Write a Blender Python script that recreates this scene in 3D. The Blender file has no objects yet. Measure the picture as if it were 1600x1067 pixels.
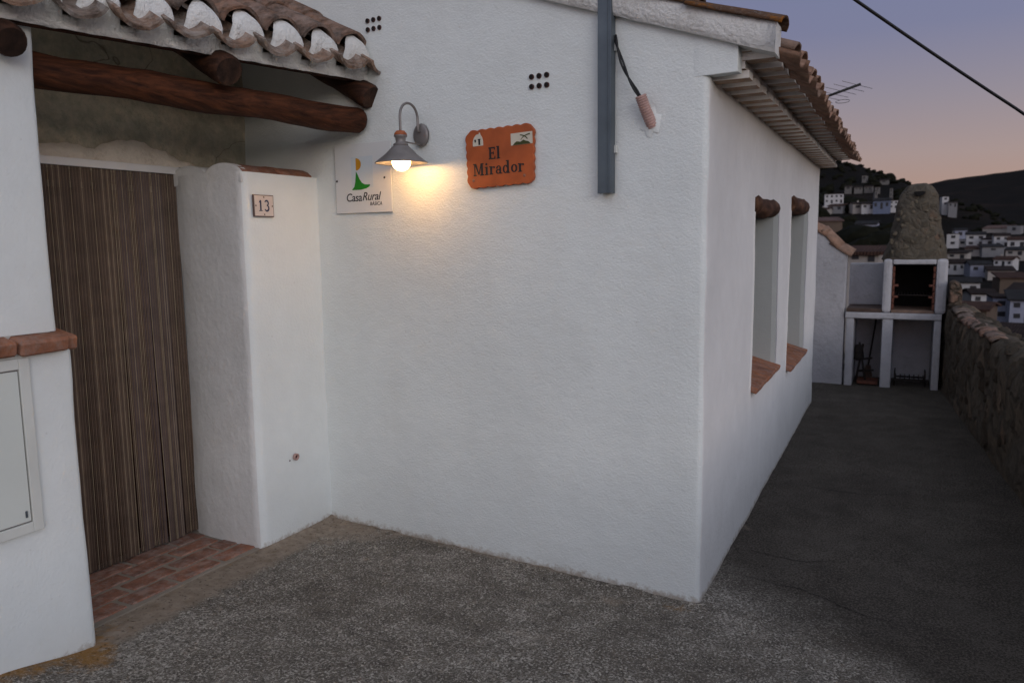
import bpy, bmesh, math, random
import numpy as np
from mathutils import Vector, Matrix, noise
random.seed(7)
S = bpy.context.scene
C = S.collection
R = math.radians
PI = math.pi

# ------------------------------------------------------------------ camera
cam_data = bpy.data.cameras.new('camera')
cam = bpy.data.objects.new('camera', cam_data); C.objects.link(cam)
F_PX, CX, CY = 1220.0, 800.0, 533.5
down = Vector((930 - CX, 10000 - CY, F_PX)).normalized()
yv = Vector((620, -(F_PX ** 2 + 130 * 620) / (10000 - CY), F_PX)).normalized()
zv = -down
xv = yv.cross(zv)
rt = Vector((xv[0], yv[0], zv[0])); dn = Vector((xv[1], yv[1], zv[1])); fw = Vector((xv[2], yv[2], zv[2]))
m = Matrix.Identity(4)
for i in range(3):
    m[i][0] = rt[i]; m[i][1] = -dn[i]; m[i][2] = -fw[i]
m[2][3] = 1.62
cam.matrix_world = m
cam_data.sensor_width = 23.6
cam_data.lens = F_PX / 1600 * 23.6
cam_data.clip_start = 0.05
cam_data.clip_end = 9000
cam_data.dof.use_dof = True
cam_data.dof.focus_distance = 3.7
cam_data.dof.aperture_fstop = 2.3
S.camera = cam

# ------------------------------------------------------------------ sky
W = bpy.data.worlds.new("World"); S.world = W; W.use_nodes = True
nt = W.node_tree; N = nt.nodes; L = nt.links
bg = N['Background']
tc = N.new('ShaderNodeTexCoord')
sep = N.new('ShaderNodeSeparateXYZ'); L.new(tc.outputs['Generated'], sep.inputs[0])
ramp = N.new('ShaderNodeValToRGB'); L.new(sep.outputs['Z'], ramp.inputs[0])
el = ramp.color_ramp.elements
el[0].position = 0.0; el[0].color = (0.30, 0.21, 0.19, 1)
el[1].position = 1.0; el[1].color = (0.215, 0.25, 0.33, 1)
for p, c in ((0.055, (0.40, 0.275, 0.235)), (0.09, (0.37, 0.285, 0.275)), (0.15, (0.285, 0.255, 0.300)),
             (0.225, (0.197, 0.208, 0.322)), (0.32, (0.172, 0.200, 0.335)), (0.5, (0.19, 0.225, 0.335))):
    e = el.new(p); e.color = (*c, 1)
# after sunset the sky is brighter on the western side, where the sun went down (behind the camera, to the right)
dt = N.new('ShaderNodeVectorMath'); dt.operation = 'DOT_PRODUCT'; L.new(tc.outputs['Generated'], dt.inputs[0])
dt.inputs[1].default_value = (math.cos(R(52)), -math.sin(R(52)), 0)
def wm(op, a, b):
    x = N.new('ShaderNodeMath'); x.operation = op
    for i, v in enumerate((a, b)):
        if isinstance(v, (int, float)): x.inputs[i].default_value = v
        else: L.new(v, x.inputs[i])
    return x.outputs[0]
hf = wm('ADD', wm('MULTIPLY', dt.outputs['Value'], 0.5), 0.5)
gw = N.new('ShaderNodeVectorMath'); gw.operation = 'SCALE'; gw.inputs[0].default_value = (3.6, 3.15, 2.35); L.new(wm('POWER', hf, 2.2), gw.inputs['Scale'])
g1 = N.new('ShaderNodeVectorMath'); g1.operation = 'ADD'; L.new(gw.outputs[0], g1.inputs[0]); g1.inputs[1].default_value = (1, 1, 1)
vs_ = N.new('ShaderNodeVectorMath'); vs_.operation = 'MULTIPLY'; L.new(ramp.outputs[0], vs_.inputs[0]); L.new(g1.outputs[0], vs_.inputs[1])
L.new(vs_.outputs[0], bg.inputs['Color'])
bg.inputs['Strength'].default_value = 1.0

# ------------------------------------------------------------------ soft twilight glow standing in the west (behind, to the right)
sd = bpy.data.lights.new('sun', 'SUN'); sd.energy = 1.12; sd.angle = R(38); sd.color = (1.0, 0.97, 0.91)
sun = bpy.data.objects.new('sun', sd); C.objects.link(sun)
d_from = Vector((math.cos(R(42)) * math.cos(R(4)), -math.sin(R(42)) * math.cos(R(4)), math.sin(R(4))))
sun.rotation_euler = d_from.to_track_quat('Z', 'Y').to_euler()
sun.location = (4, -6, 6)

S.view_settings.view_transform = 'Standard'
S.view_settings.look = 'None'
S.view_settings.exposure = 0
S.view_settings.gamma = 1
S.view_settings.use_curve_mapping = False
S.render.engine = 'CYCLES'
S.cycles.max_bounces = 6

# ================================================================== material helpers
class NT:
    def __init__(s, name, rough=0.85, spec=0.25):
        s.m = bpy.data.materials.new(name); s.m.use_nodes = True
        s.t = s.m.node_tree; s.b = s.t.nodes['Principled BSDF']
        s.b.inputs['Roughness'].default_value = rough
        s.b.inputs['Specular IOR Level'].default_value = spec
        s.co = s.t.nodes.new('ShaderNodeTexCoord').outputs['Object']
        s.bump_in = None
    def n(s, typ, **kw):
        x = s.t.nodes.new(typ)
        for k, v in kw.items():
            if k in x.inputs: x.inputs[k].default_value = v
            else: setattr(x, k, v)
        return x
    def link(s, a, b): s.t.links.new(a, b)
    def mapped(s, scale=(1, 1, 1), src=None):
        x = s.n('ShaderNodeMapping'); x.inputs['Scale'].default_value = scale
        s.link(src or s.co, x.inputs[0]); return x.outputs[0]
    def noise(s, scale, detail=4, rough=0.55, src=None, dist=0.0):
        x = s.n('ShaderNodeTexNoise', Scale=scale, Detail=detail, Roughness=rough, Distortion=dist)
        s.link(src or s.co, x.inputs['Vector']); return x.outputs[0]
    def voro(s, scale, feat='F1', src=None, out='Distance', rnd=1.0):
        x = s.n('ShaderNodeTexVoronoi', feature=feat, Scale=scale, Randomness=rnd)
        s.link(src or s.co, x.inputs['Vector']); return x.outputs[out]
    def ramp(s, fac, stops, interp='LINEAR'):
        x = s.n('ShaderNodeValToRGB'); x.color_ramp.interpolation = interp
        e = x.color_ramp.elements
        while len(e) > 1: e.remove(e[-1])
        for i, (p, c) in enumerate(stops):
            if not isinstance(c, tuple): c = (c, c, c)
            if i == 0: e[0].position = p; e[0].color = (*c, 1)
            else: q = e.new(p); q.color = (*c, 1)
        s.link(fac, x.inputs[0]); return x.outputs[0]
    def mix(s, fac, a, b, mode='MIX'):
        x = s.n('ShaderNodeMix', data_type='RGBA', blend_type=mode)
        for inp, v in ((x.inputs[0], fac), (x.inputs[6], a), (x.inputs[7], b)):
            if isinstance(v, (int, float)): inp.default_value = v
            elif isinstance(v, tuple): inp.default_value = (*v, 1)
            else: s.link(v, inp)
        return x.outputs[2]
    def math(s, op, a, b=0.0):
        x = s.n('ShaderNodeMath', operation=op)
        for inp, v in ((x.inputs[0], a), (x.inputs[1], b)):
            if isinstance(v, (int, float)): inp.default_value = v
            else: s.link(v, inp)
        return x.outputs[0]
    def col(s, v):
        if isinstance(v, tuple): s.b.inputs['Base Color'].default_value = (*v, 1)
        else: s.link(v, s.b.inputs['Base Color'])
        return s
    def bump(s, h, dist=0.004, strength=1.0):
        x = s.n('ShaderNodeBump', Distance=dist, Strength=strength)
        s.link(h, x.inputs['Height'])
        if s.bump_in: s.link(s.bump_in, x.inputs['Normal'])
        s.bump_in = x.outputs[0]; s.link(s.bump_in, s.b.inputs['Normal'])
        return s

def stucco(name, c=(0.78, 0.79, 0.79), mottled=0.06, bumps=0.004, sc=45, stretch=(1, 1, 1), dirt=0.0, dirtc=(0.30, 0.25, 0.20), foot=False):
    s = NT(name, 0.9, 0.15)
    a = s.noise(1.3, 5); b = s.noise(9, 4)
    f = s.ramp(s.math('ADD', s.math('MULTIPLY', a, 0.7), s.math('MULTIPLY', b, 0.3)), [(0.3, 0.0), (0.7, 1.0)])
    lo = tuple(v * (1 - mottled * 2.0) for v in c)
    col = s.mix(f, lo, c)
    if dirt:
        d = s.ramp(s.noise(7, 8, 0.7), [(0.5, 0.0), (0.72, 1.0)])
        d2 = s.ramp(s.noise(70, 5, 0.7), [(0.45, 0.2), (0.6, 1.0)])
        col = s.mix(s.math('MULTIPLY', s.math('MULTIPLY', d, d2), dirt), col, dirtc)
    # sparse small flecks
    fl = s.ramp(s.voro(9), [(0.0, 1.0), (0.035, 1.0), (0.05, 0.0)])
    col = s.mix(s.math('MULTIPLY', fl, 0.18), col, (0.3, 0.26, 0.22))
    if foot:
        sz = s.n('ShaderNodeSeparateXYZ'); s.link(s.co, sz.inputs[0])
        fm = s.math('ADD', s.math('MULTIPLY', sz.outputs[2], -13.0), s.math('MULTIPLY', s.noise(26, 8, 0.8), 2.0))
        col = s.mix(s.math('MULTIPLY', s.ramp(fm, [(0.55, 0.0), (1.05, 1.0)]), 0.75), col, (0.30, 0.235, 0.17))
        stn = s.ramp(s.noise(1.0, 6, 0.7, src=s.mapped((2.6, 2.6, 0.5))), [(0.55, 0.0), (0.75, 0.5)])
        col = s.mix(s.math('MULTIPLY', stn, 0.35), col, (0.62, 0.61, 0.56))
    s.col(col)
    v = s.mapped(stretch)
    s.bump(s.noise(sc, 5, 0.6, src=v), bumps)
    s.bump(s.noise(sc * 0.16, 3, 0.5, src=v), bumps * 1.3, 0.7)
    return s.m

M_FRONT = stucco('front_wall_white_render', (0.755, 0.795, 0.785), 0.06, 0.0036, 95, (0.9, 0.9, 1.15), foot=True)
M_SIDE = stucco('side_wall_white_render', (0.785, 0.785, 0.775), 0.08, 0.005, 55, (1.2, 1.6, 0.7), foot=True)
M_PORCH = stucco('porch_white_render', (0.765, 0.805, 0.80), 0.06, 0.0024, 70, (1, 1, 1), foot=True)
M_JAMB = stucco('jamb_grey_white_render', (0.70, 0.70, 0.69), 0.12, 0.005, 30, (1, 1, 0.8), 0.25, (0.42, 0.38, 0.34))
M_PLUG = stucco('rough_white_mortar', (0.82, 0.82, 0.80), 0.08, 0.014, 70, (1, 1, 1), 0.45, (0.20, 0.15, 0.12))
M_VERGE = stucco('verge_white_mortar', (0.78, 0.775, 0.75), 0.10, 0.012, 60, (1, 1, 1), 0.7, (0.24, 0.19, 0.15))
M_DIMWHITE = stucco('dimmed_white_render', (0.52, 0.52, 0.55), 0.16, 0.008, 30, (1, 1, 1), 0.5, (0.16, 0.14, 0.13))  # white base greyed to stand for weaker light at the far end, plus stains
M_CREAM = stucco('cream_patch_render', (0.84, 0.78, 0.69), 0.10, 0.010, 28, (1, 1, 1), 0.5, (0.30, 0.24, 0.18))

def mk_rock():
    s = NT('grey_brown_rough_mortar', 0.95, 0.1)
    a = s.noise(3.0, 8, 0.65, dist=0.6); b = s.noise(22, 6, 0.65)
    c = s.ramp(a, [(0.30, (0.34, 0.315, 0.24)), (0.46, (0.52, 0.475, 0.38)), (0.60, (0.62, 0.56, 0.44)), (0.78, (0.68, 0.58, 0.44))])
    c = s.mix(s.ramp(b, [(0.35, 0.0), (0.7, 0.8)]), c, (0.30, 0.31, 0.25))
    cr = s.ramp(s.noise(1.1, 4, 0.5, dist=1.2), [(0.496, 0.0), (0.5, 0.6), (0.504, 0.0)])
    s.col(s.mix(cr, c, (0.035, 0.03, 0.025)))
    s.bump(s.noise(9, 8, 0.65), 0.035).bump(b, 0.012)
    return s.m
M_ROCK = mk_rock()
M_REVEAL = stucco('grey_reveal_render', (0.42, 0.45, 0.45), 0.05, 0.002, 60)  # grey tone on all faces of the window openings

def mk_wood(name, c0, c1, axis_scale):
    s = NT(name, 0.75, 0.2)
    v = s.mapped(axis_scale)
    g = s.noise(1.0, 8, 0.6, src=v, dist=0.4)
    h = s.noise(3.2, 5, 0.6)
    c = s.ramp(g, [(0.32, tuple(x * 0.35 for x in c0)), (0.5, c0), (0.68, c1)])
    c = s.mix(s.ramp(h, [(0.45, 0.0), (0.70, 0.45)]), c, tuple(x * 0.4 for x in c0))
    s.col(c)
    s.bump(g, 0.008)
    return s.m
M_LOG = mk_wood('dark_red_brown_log', (0.062, 0.021, 0.009), (0.115, 0.038, 0.015), (50, 1.5, 50))
M_RAFT = mk_wood('dark_brown_rafter', (0.040, 0.018, 0.011), (0.085, 0.036, 0.019), (1.4, 30, 30))
M_LOGEND = mk_wood('log_end_grain', (0.035, 0.018, 0.012), (0.07, 0.034, 0.02), (18, 18, 18))
M_LINTEL = mk_wood('lintel_log_bark', (0.075, 0.035, 0.020), (0.16, 0.085, 0.05), (20, 5, 20))
M_DOOR = mk_wood('brown_door_wood', (0.055, 0.018, 0.010), (0.09, 0.03, 0.016), (22, 22, 1.5))

def mk_tile(name, stops, lichen=0.0, bump=0.006, white=0.0, dark=0.5):
    s = NT(name, 0.92, 0.12)
    oi = s.n('ShaderNodeObjectInfo')
    base = s.ramp(oi.outputs['Random'], stops)
    v = s.n('ShaderNodeVectorMath', operation='ADD'); s.link(s.co, v.inputs[0])
    cx = s.n('ShaderNodeCombineXYZ'); s.link(s.math('MULTIPLY', oi.outputs['Random'], 37.0), cx.inputs[0]); s.link(cx.outputs[0], v.inputs[1])
    vv = v.outputs[0]
    a = s.noise(14, 7, 0.68, src=vv); b = s.noise(60, 5, 0.7, src=vv)
    c = s.mix(s.ramp(a, [(0.42, 0.0), (0.66, dark)]), base, (0.045, 0.035, 0.030))
    c = s.mix(s.ramp(b, [(0.52, 0.0), (0.70, 0.5)]), c, (0.22, 0.19, 0.17))
    if lichen:
        lf = s.ramp(s.noise(6, 6, 0.7, src=vv), [(0.50, 0.0), (0.60, lichen)])
        c = s.mix(lf, c, (0.30, 0.11, 0.012))
    if white:
        c = s.mix(s.ramp(s.noise(16, 6, 0.7, src=vv), [(0.46, 0.0), (0.60, white)]), c, (0.55, 0.53, 0.50))
    s.col(c); s.bump(b, bump).bump(a, bump)
    return s.m
M_TILE_OLD = mk_tile('old_brown_roof_tile', [(0, (0.23, 0.165, 0.135)), (0.35, (0.27, 0.20, 0.165)), (0.7, (0.33, 0.19, 0.135)), (1, (0.19, 0.17, 0.15))], 0.22, 0.014, 0.12, 0.9)
M_TILE_TROUGH = mk_tile('weathered_trough_tile', [(0, (0.30, 0.205, 0.155)), (0.5, (0.36, 0.235, 0.17)), (1, (0.27, 0.215, 0.18))], 0.05, 0.012, 0.35, 0.85)
M_TILE_EAVE = mk_tile('weathered_eave_tile', [(0, (0.29, 0.17, 0.12)), (0.5, (0.34, 0.21, 0.15)), (1, (0.24, 0.165, 0.13))], 0.0, 0.005)
M_TILE_LICHEN = mk_tile('orange_lichen_tile', [(0, (0.10, 0.06, 0.04)), (1, (0.14, 0.075, 0.045))], 0.95, 0.008)
M_TERRA = mk_tile('terracotta', [(0, (0.30, 0.125, 0.070)), (0.5, (0.36, 0.155, 0.085)), (1, (0.25, 0.11, 0.07))], 0.0, 0.004, 0.12, 0.4)
M_STEP = mk_tile('worn_red_brick', [(0, (0.29, 0.135, 0.090)), (0.5, (0.34, 0.155, 0.100)), (1, (0.25, 0.125, 0.088))], 0.0, 0.004, 0.22, 0.55)
M_LIME = stucco('limewashed_brick_edge', (0.84, 0.82, 0.79), 0.06, 0.003, 60, (1, 1, 1), 0.25, (0.45, 0.36, 0.28))
M_RASILLA = mk_tile('bare_eave_brick', [(0, (0.44, 0.28, 0.18)), (0.5, (0.52, 0.34, 0.22)), (1, (0.38, 0.26, 0.18))], 0.0, 0.003, 0.30, 0.35)

def plain(name, c, rough=0.6, metal=0.0, var=0.15, sc=12, bump=0.0, spec=0.4):
    s = NT(name, rough, spec); s.b.inputs['Metallic'].default_value = metal
    s.col(s.mix(s.ramp(s.noise(sc, 5), [(0.3, 0.0), (0.7, 1.0)]), tuple(x * (1 - var) for x in c), tuple(min(1, x * (1 + var)) for x in c)))
    if bump: s.bump(s.noise(sc * 4, 4), bump)
    return s.m
M_GALV = plain('galvanised_steel', (0.115, 0.14, 0.16), 0.45, 0.5, 0.15, 7)
M_GALV_D = plain('galvanised_steel_shaded', (0.055, 0.065, 0.075), 0.5, 0.5, 0.2, 7)
M_BLACKPL = plain('black_cable_sheath', (0.012, 0.012, 0.013), 0.5)
M_DARKHOLE = plain('dark_hollow', (0.006, 0.004, 0.004), 0.9)
M_CLAYRING = plain('vent_clay', (0.075, 0.030, 0.024), 0.9)
M_CONDUIT = plain('pink_corrugated_plastic', (0.42, 0.27, 0.24), 0.55, 0, 0.2, 20)
M_LAMPM = plain('grey_lamp_metal', (0.20, 0.185, 0.18), 0.45, 0.3, 0.15, 20)
M_LAMPO = plain('rusty_orange_collar', (0.32, 0.085, 0.025), 0.5, 0.0, 0.3, 20)
M_CAB = plain('pale_grey_green_cabinet', (0.60, 0.64, 0.61), 0.45, 0, 0.03, 3)
M_CABF = plain('cabinet_frame', (0.60, 0.62, 0.59), 0.6, 0, 0.05, 6)
M_RAIL = plain('white_curtain_rail', (0.72, 0.72, 0.72), 0.4, 0, 0.03)
M_SIGNW = plain('white_acrylic_panel', (0.66, 0.67, 0.67), 0.45, 0, 0.02)
M_INK = plain('black_print', (0.012, 0.012, 0.014), 0.6)
M_INKG = plain('dark_grey_print', (0.05, 0.05, 0.055), 0.6)
M_BLUEINK = plain('dark_blue_glaze', (0.02, 0.025, 0.07), 0.3)
M_TILEW = plain('cream_pink_glazed_tile', (0.64, 0.55, 0.50), 0.3, 0, 0.05)
M_TILEB = plain('brown_glazed_border', (0.13, 0.08, 0.07), 0.4)
M_GREEN = plain('green_print', (0.01, 0.22, 0.01), 0.5, 0, 0.03)
M_OCHRE = plain('ochre_print', (0.55, 0.25, 0.01), 0.5, 0, 0.03)
M_SKYP = plain('pale_blue_print', (0.58, 0.635, 0.67), 0.45, 0, 0.02)
M_PLAQ = plain('orange_clay_plaque', (0.38, 0.085, 0.022), 0.5, 0, 0.22, 9, 0.001)
M_IVORY = plain('ivory_glaze', (0.60, 0.55, 0.45), 0.4, 0, 0.04)
M_OLIVE = plain('olive_glaze', (0.05, 0.055, 0.012), 0.5)
M_SOOT = plain('soot_black', (0.010, 0.009, 0.009), 0.95, 0, 0.4, 8)
M_IRON = plain('rusted_dark_iron', (0.030, 0.024, 0.022), 0.8, 0.2, 0.4, 20)
M_DARKSLAB = plain('brown_counter', (0.07, 0.045, 0.035), 0.8, 0, 0.3, 14)

def mk_bulb():
    s = NT('lit_globe_bulb'); s.b.inputs['Base Color'].default_value = (1, .9, .7, 1)
    s.b.inputs['Emission Color'].default_value = (1.0, 0.74, 0.40, 1)
    s.b.inputs['Emission Strength'].default_value = 5.0
    tr = s.n('ShaderNodeBsdfTransparent'); mx = s.n('ShaderNodeMixShader'); mx.inputs[0].default_value = 0.45
    s.link(tr.outputs[0], mx.inputs[1]); s.link(s.b.outputs[0], mx.inputs[2])
    s.link(mx.outputs[0], s.t.nodes['Material Output'].inputs['Surface'])
    return s.m
M_BULB = mk_bulb()

def mk_stone(name, stops, sc=3.5, bump=0.05):
    s = NT(name, 0.95, 0.1)
    v = s.n('ShaderNodeVectorMath', operation='ADD')
    nn = s.n('ShaderNodeTexNoise', Scale=5.0, Detail=4.0); s.link(s.co, nn.inputs['Vector'])
    sc_ = s.n('ShaderNodeVectorMath', operation='SCALE'); sc_.inputs['Scale'].default_value = 0.22
    s.link(nn.outputs['Color'], sc_.inputs[0]); s.link(s.co, v.inputs[0]); s.link(sc_.outputs[0], v.inputs[1])
    cell = s.voro(sc, 'F1', v.outputs[0], 'Color'); edge = s.voro(sc, 'DISTANCE_TO_EDGE', v.outputs[0])
    bw = s.n('ShaderNodeRGBToBW'); s.link(cell, bw.inputs[0])
    c = s.ramp(bw.outputs[0], stops)
    c = s.mix(s.ramp(s.noise(26, 7, 0.7), [(0.4, 0.0), (0.7, 0.7)]), c, (0.05, 0.045, 0.038))
    c = s.mix(s.ramp(edge, [(0.0, 0.7), (0.10, 0.5), (0.2, 0.0)]), c, (0.105, 0.092, 0.074))
    s.col(c)
    s.bump(s.ramp(edge, [(0.0, 0.0), (0.2, 1.0)]), bump * 0.6).bump(s.noise(22, 8, 0.7), bump * 0.5)
    return s.m
M_STONEW = mk_stone('rubble_parapet_stone', [(0.1, (0.095, 0.075, 0.055)), (0.4, (0.16, 0.125, 0.09)), (0.6, (0.13, 0.112, 0.09)), (0.8, (0.21, 0.155, 0.11)), (0.95, (0.21, 0.125, 0.085))], 4.5)
M_STONEC = mk_stone('chimney_rubble_stone', [(0.1, (0.075, 0.064, 0.048)), (0.5, (0.10, 0.084, 0.062)), (0.8, (0.12, 0.098, 0.072)), (0.95, (0.15, 0.085, 0.055))], 11.0, 0.012)

def mk_ground():
    s = NT('exposed_aggregate_concrete', 0.93, 0.2)
    at = s.n('ShaderNodeAttribute', attribute_name='zone')
    sp = s.n('ShaderNodeSeparateColor'); s.link(at.outputs['Color'], sp.inputs[0])
    beige, orange, path = sp.outputs[0], sp.outputs[1], sp.outputs[2]
    big = s.noise(1.6, 6, 0.6); mid = s.noise(14, 6, 0.7)
    base = s.ramp(mid, [(0.3, (0.080, 0.069, 0.056)), (0.7, (0.170, 0.146, 0.120))])
    # pale exposed stones
    n1 = s.noise(100, 4, 0.78); cells = s.voro(120)
    dens = s.math('ADD', s.math('MULTIPLY', big, 0.20), s.math('MULTIPLY', s.noise(6, 4), 0.17))
    k = s.math('ADD', n1, s.math('SUBTRACT', dens, 0.155))
    k = s.math('SUBTRACT', k, s.math('MULTIPLY', cells, 0.06))
    fl = s.ramp(k, [(0.485, 0.0), (0.55, 1.0)])
    tint = s.ramp(s.voro(60, out='Color'), [(0.2, (0.24, 0.22, 0.19)), (0.5, (0.35, 0.32, 0.28)), (0.9, (0.54, 0.50, 0.44))])
    c = s.mix(fl, base, tint)
    # moss / damp darker blotches
    c = s.mix(s.ramp(s.noise(4.2, 6, 0.65), [(0.55, 0.0), (0.75, 0.5)]), c, (0.055, 0.047, 0.037))
    # ground tone darkens from the house corner across the path
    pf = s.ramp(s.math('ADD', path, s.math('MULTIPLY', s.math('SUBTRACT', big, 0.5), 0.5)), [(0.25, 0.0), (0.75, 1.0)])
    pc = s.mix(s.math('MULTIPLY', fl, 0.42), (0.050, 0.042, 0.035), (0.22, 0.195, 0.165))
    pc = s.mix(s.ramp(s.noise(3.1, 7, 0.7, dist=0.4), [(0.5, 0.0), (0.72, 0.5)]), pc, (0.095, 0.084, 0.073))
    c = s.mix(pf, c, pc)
    # smooth beige cement
    smooth = s.ramp(s.noise(18, 6, 0.6), [(0.3, (0.20, 0.155, 0.115)), (0.7, (0.33, 0.275, 0.22))])
    bf = s.ramp(s.math('ADD', beige, s.math('MULTIPLY', s.math('SUBTRACT', mid, 0.5), 0.9)), [(0.35, 0.0), (0.7, 1.0)])
    c = s.mix(bf, c, smooth)
    of = s.ramp(s.math('ADD', orange, s.math('MULTIPLY', s.math('SUBTRACT', s.noise(24, 6, 0.7), 0.5), 1.4)), [(0.45, 0.0), (0.85, 0.85)])
    c = s.mix(of, c, (0.30, 0.15, 0.035))
    # hair cracks
    cr = s.math('MULTIPLY', s.ramp(s.noise(55, 4), [(0.60, 0.0), (0.66, 1.0)]), 0.5)
    c = s.mix(cr, c, (0.012, 0.010, 0.009))
    s.col(c)
    inv = s.math('SUBTRACT', 1.0, s.math('MULTIPLY', bf, 0.85))
    s.bump(s.math('MULTIPLY', n1, inv), 0.008).bump(mid, 0.010).bump(cr, -0.006)
    return s.m
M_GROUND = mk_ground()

# ================================================================== object helpers
def setp(o, label=None, cat=None, group=None, kind=None):
    if label: o['label'] = label
    if cat: o['category'] = cat
    if group: o['group'] = group
    if kind: o['kind'] = kind
    return o

def thing(name, label, cat, loc=(0, 0, 0), group=None, mat=None):
    o = bpy.data.objects.new(name, None); C.objects.link(o)
    o.empty_display_size = 0.2
    o.matrix_world = mat if mat is not None else Matrix.Translation(loc)
    return setp(o, label, cat, group)

def link_obj(name, me, parent=None, local=False, mat=None, kind=None):
    """mesh given in world coordinates unless local=True (then in the parent's)"""
    o = bpy.data.objects.new(name, me); C.objects.link(o)
    if mat is not None: o.matrix_local = mat
    if parent is not None:
        o.parent = parent
        if not local:
            pm = Matrix(parent.matrix_basis)
            if parent.parent is not None:
                pm = Matrix(parent.parent.matrix_basis) @ Matrix(parent.matrix_parent_inverse) @ pm
            o.matrix_parent_inverse = pm.inverted()
    if kind: o['kind'] = kind
    return o

class MB:
    def __init__(s): s.v = []; s.f = []; s.mi = []; s.sm = []
    def add(s, vs, fs, mi=0, smooth=False):
        b = len(s.v); s.v += [tuple(p) for p in vs]
        for f in fs: s.f.append(tuple(b + i for i in f)); s.mi.append(mi); s.sm.append(smooth)
        return b
    def box(s, x0, x1, y0, y1, z0, z1, mi=0):
        s.add([(x0, y0, z0), (x1, y0, z0), (x1, y1, z0), (x0, y1, z0), (x0, y0, z1), (x1, y0, z1), (x1, y1, z1), (x0, y1, z1)],
              [(0, 3, 2, 1), (4, 5, 6, 7), (0, 1, 5, 4), (1, 2, 6, 5), (2, 3, 7, 6), (3, 0, 4, 7)], mi)
    def prism(s, poly, z0, z1, mi=0, smooth=False):
        """polygon (x,y) ccw extruded in z"""
        n = len(poly)
        vs = [(x, y, z0) for x, y in poly] + [(x, y, z1) for x, y in poly]
        fs = [tuple(range(n - 1, -1, -1)), tuple(range(n, 2 * n))] + [(i, (i + 1) % n, n + (i + 1) % n, n + i) for i in range(n)]
        s.add(vs, fs, mi, smooth)
    def tube(s, pts, rad, seg=10, cap=True, mi=0, smooth=True, capmi=None):
        pts = [Vector(p) for p in pts]; n = len(pts)
        rads = rad if isinstance(rad, (list, tuple)) else [rad] * n
        rings = []; up = Vector((0, 0, 1))
        for i, p in enumerate(pts):
            t = (pts[min(i + 1, n - 1)] - pts[max(i - 1, 0)]).normalized()
            a = t.cross(up)
            if a.length < 1e-3: a = t.cross(Vector((1, 0, 0)))
            a.normalize(); b = a.cross(t).normalized(); up = b
            rings.append([p + (a * math.cos(2 * PI * k / seg) + b * math.sin(2 * PI * k / seg)) * rads[i] for k in range(seg)])
        vs = [q for r in rings for q in r]
        fs = [(i * seg + k, i * seg + (k + 1) % seg, (i + 1) * seg + (k + 1) % seg, (i + 1) * seg + k) for i in range(n - 1) for k in range(seg)]
        base = s.add(vs, fs, mi, smooth)
        if cap:
            cm = mi if capmi is None else capmi
            s.f.append(tuple(base + k for k in range(seg - 1, -1, -1))); s.mi.append(cm); s.sm.append(False)
            s.f.append(tuple(base + (n - 1) * seg + k for k in range(seg))); s.mi.append(cm); s.sm.append(False)
    def lathe(s, prof, seg=24, c=(0, 0, 0), mi=0, smooth=True):
        vs = []; n = len(prof)
        for r, z in prof:
            for k in range(seg):
                a = 2 * PI * k / seg; vs.append((c[0] + r * math.cos(a), c[1] + r * math.sin(a), c[2] + z))
        fs = [(i * seg + k, i * seg + (k + 1) % seg, (i + 1) * seg + (k + 1) % seg, (i + 1) * seg + k) for i in range(n - 1) for k in range(seg)]
        s.add(vs, fs, mi, smooth)
    def mesh(s, name, mats):
        me = bpy.data.meshes.new(name); me.from_pydata(s.v, [], s.f)
        for mm in (mats if isinstance(mats, (list, tuple)) else [mats]): me.materials.append(mm)
        me.polygons.foreach_set('material_index', s.mi); me.polygons.foreach_set('use_smooth', s.sm)
        me.update(); return me
    def build(s, name, mats, parent=None, local=False, mat=None, kind=None, bevel=0):
        me = s.mesh(name, mats)
        if bevel:
            bm = bmesh.new(); bm.from_mesh(me)
            bmesh.ops.bevel(bm, geom=[e for e in bm.edges if e.calc_face_angle(0) > 0.6], offset=bevel, segments=2, affect='EDGES', profile=0.6)
            bm.to_mesh(me); bm.free()
        return link_obj(name, me, parent, local, mat, kind)

def jitter(me, amp, sc, seed=0):
    for v in me.vertices:
        p = v.co * sc + Vector((seed, seed * 1.7, 0)); v.co += noise.noise_vector(p) * amp
    me.update()

def disp(p, amp=0.006):
    return amp * noise.noise(p * 1.4) + amp * 0.6 * noise.noise(p * 5.0 + Vector((9, 3, 1)))

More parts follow.
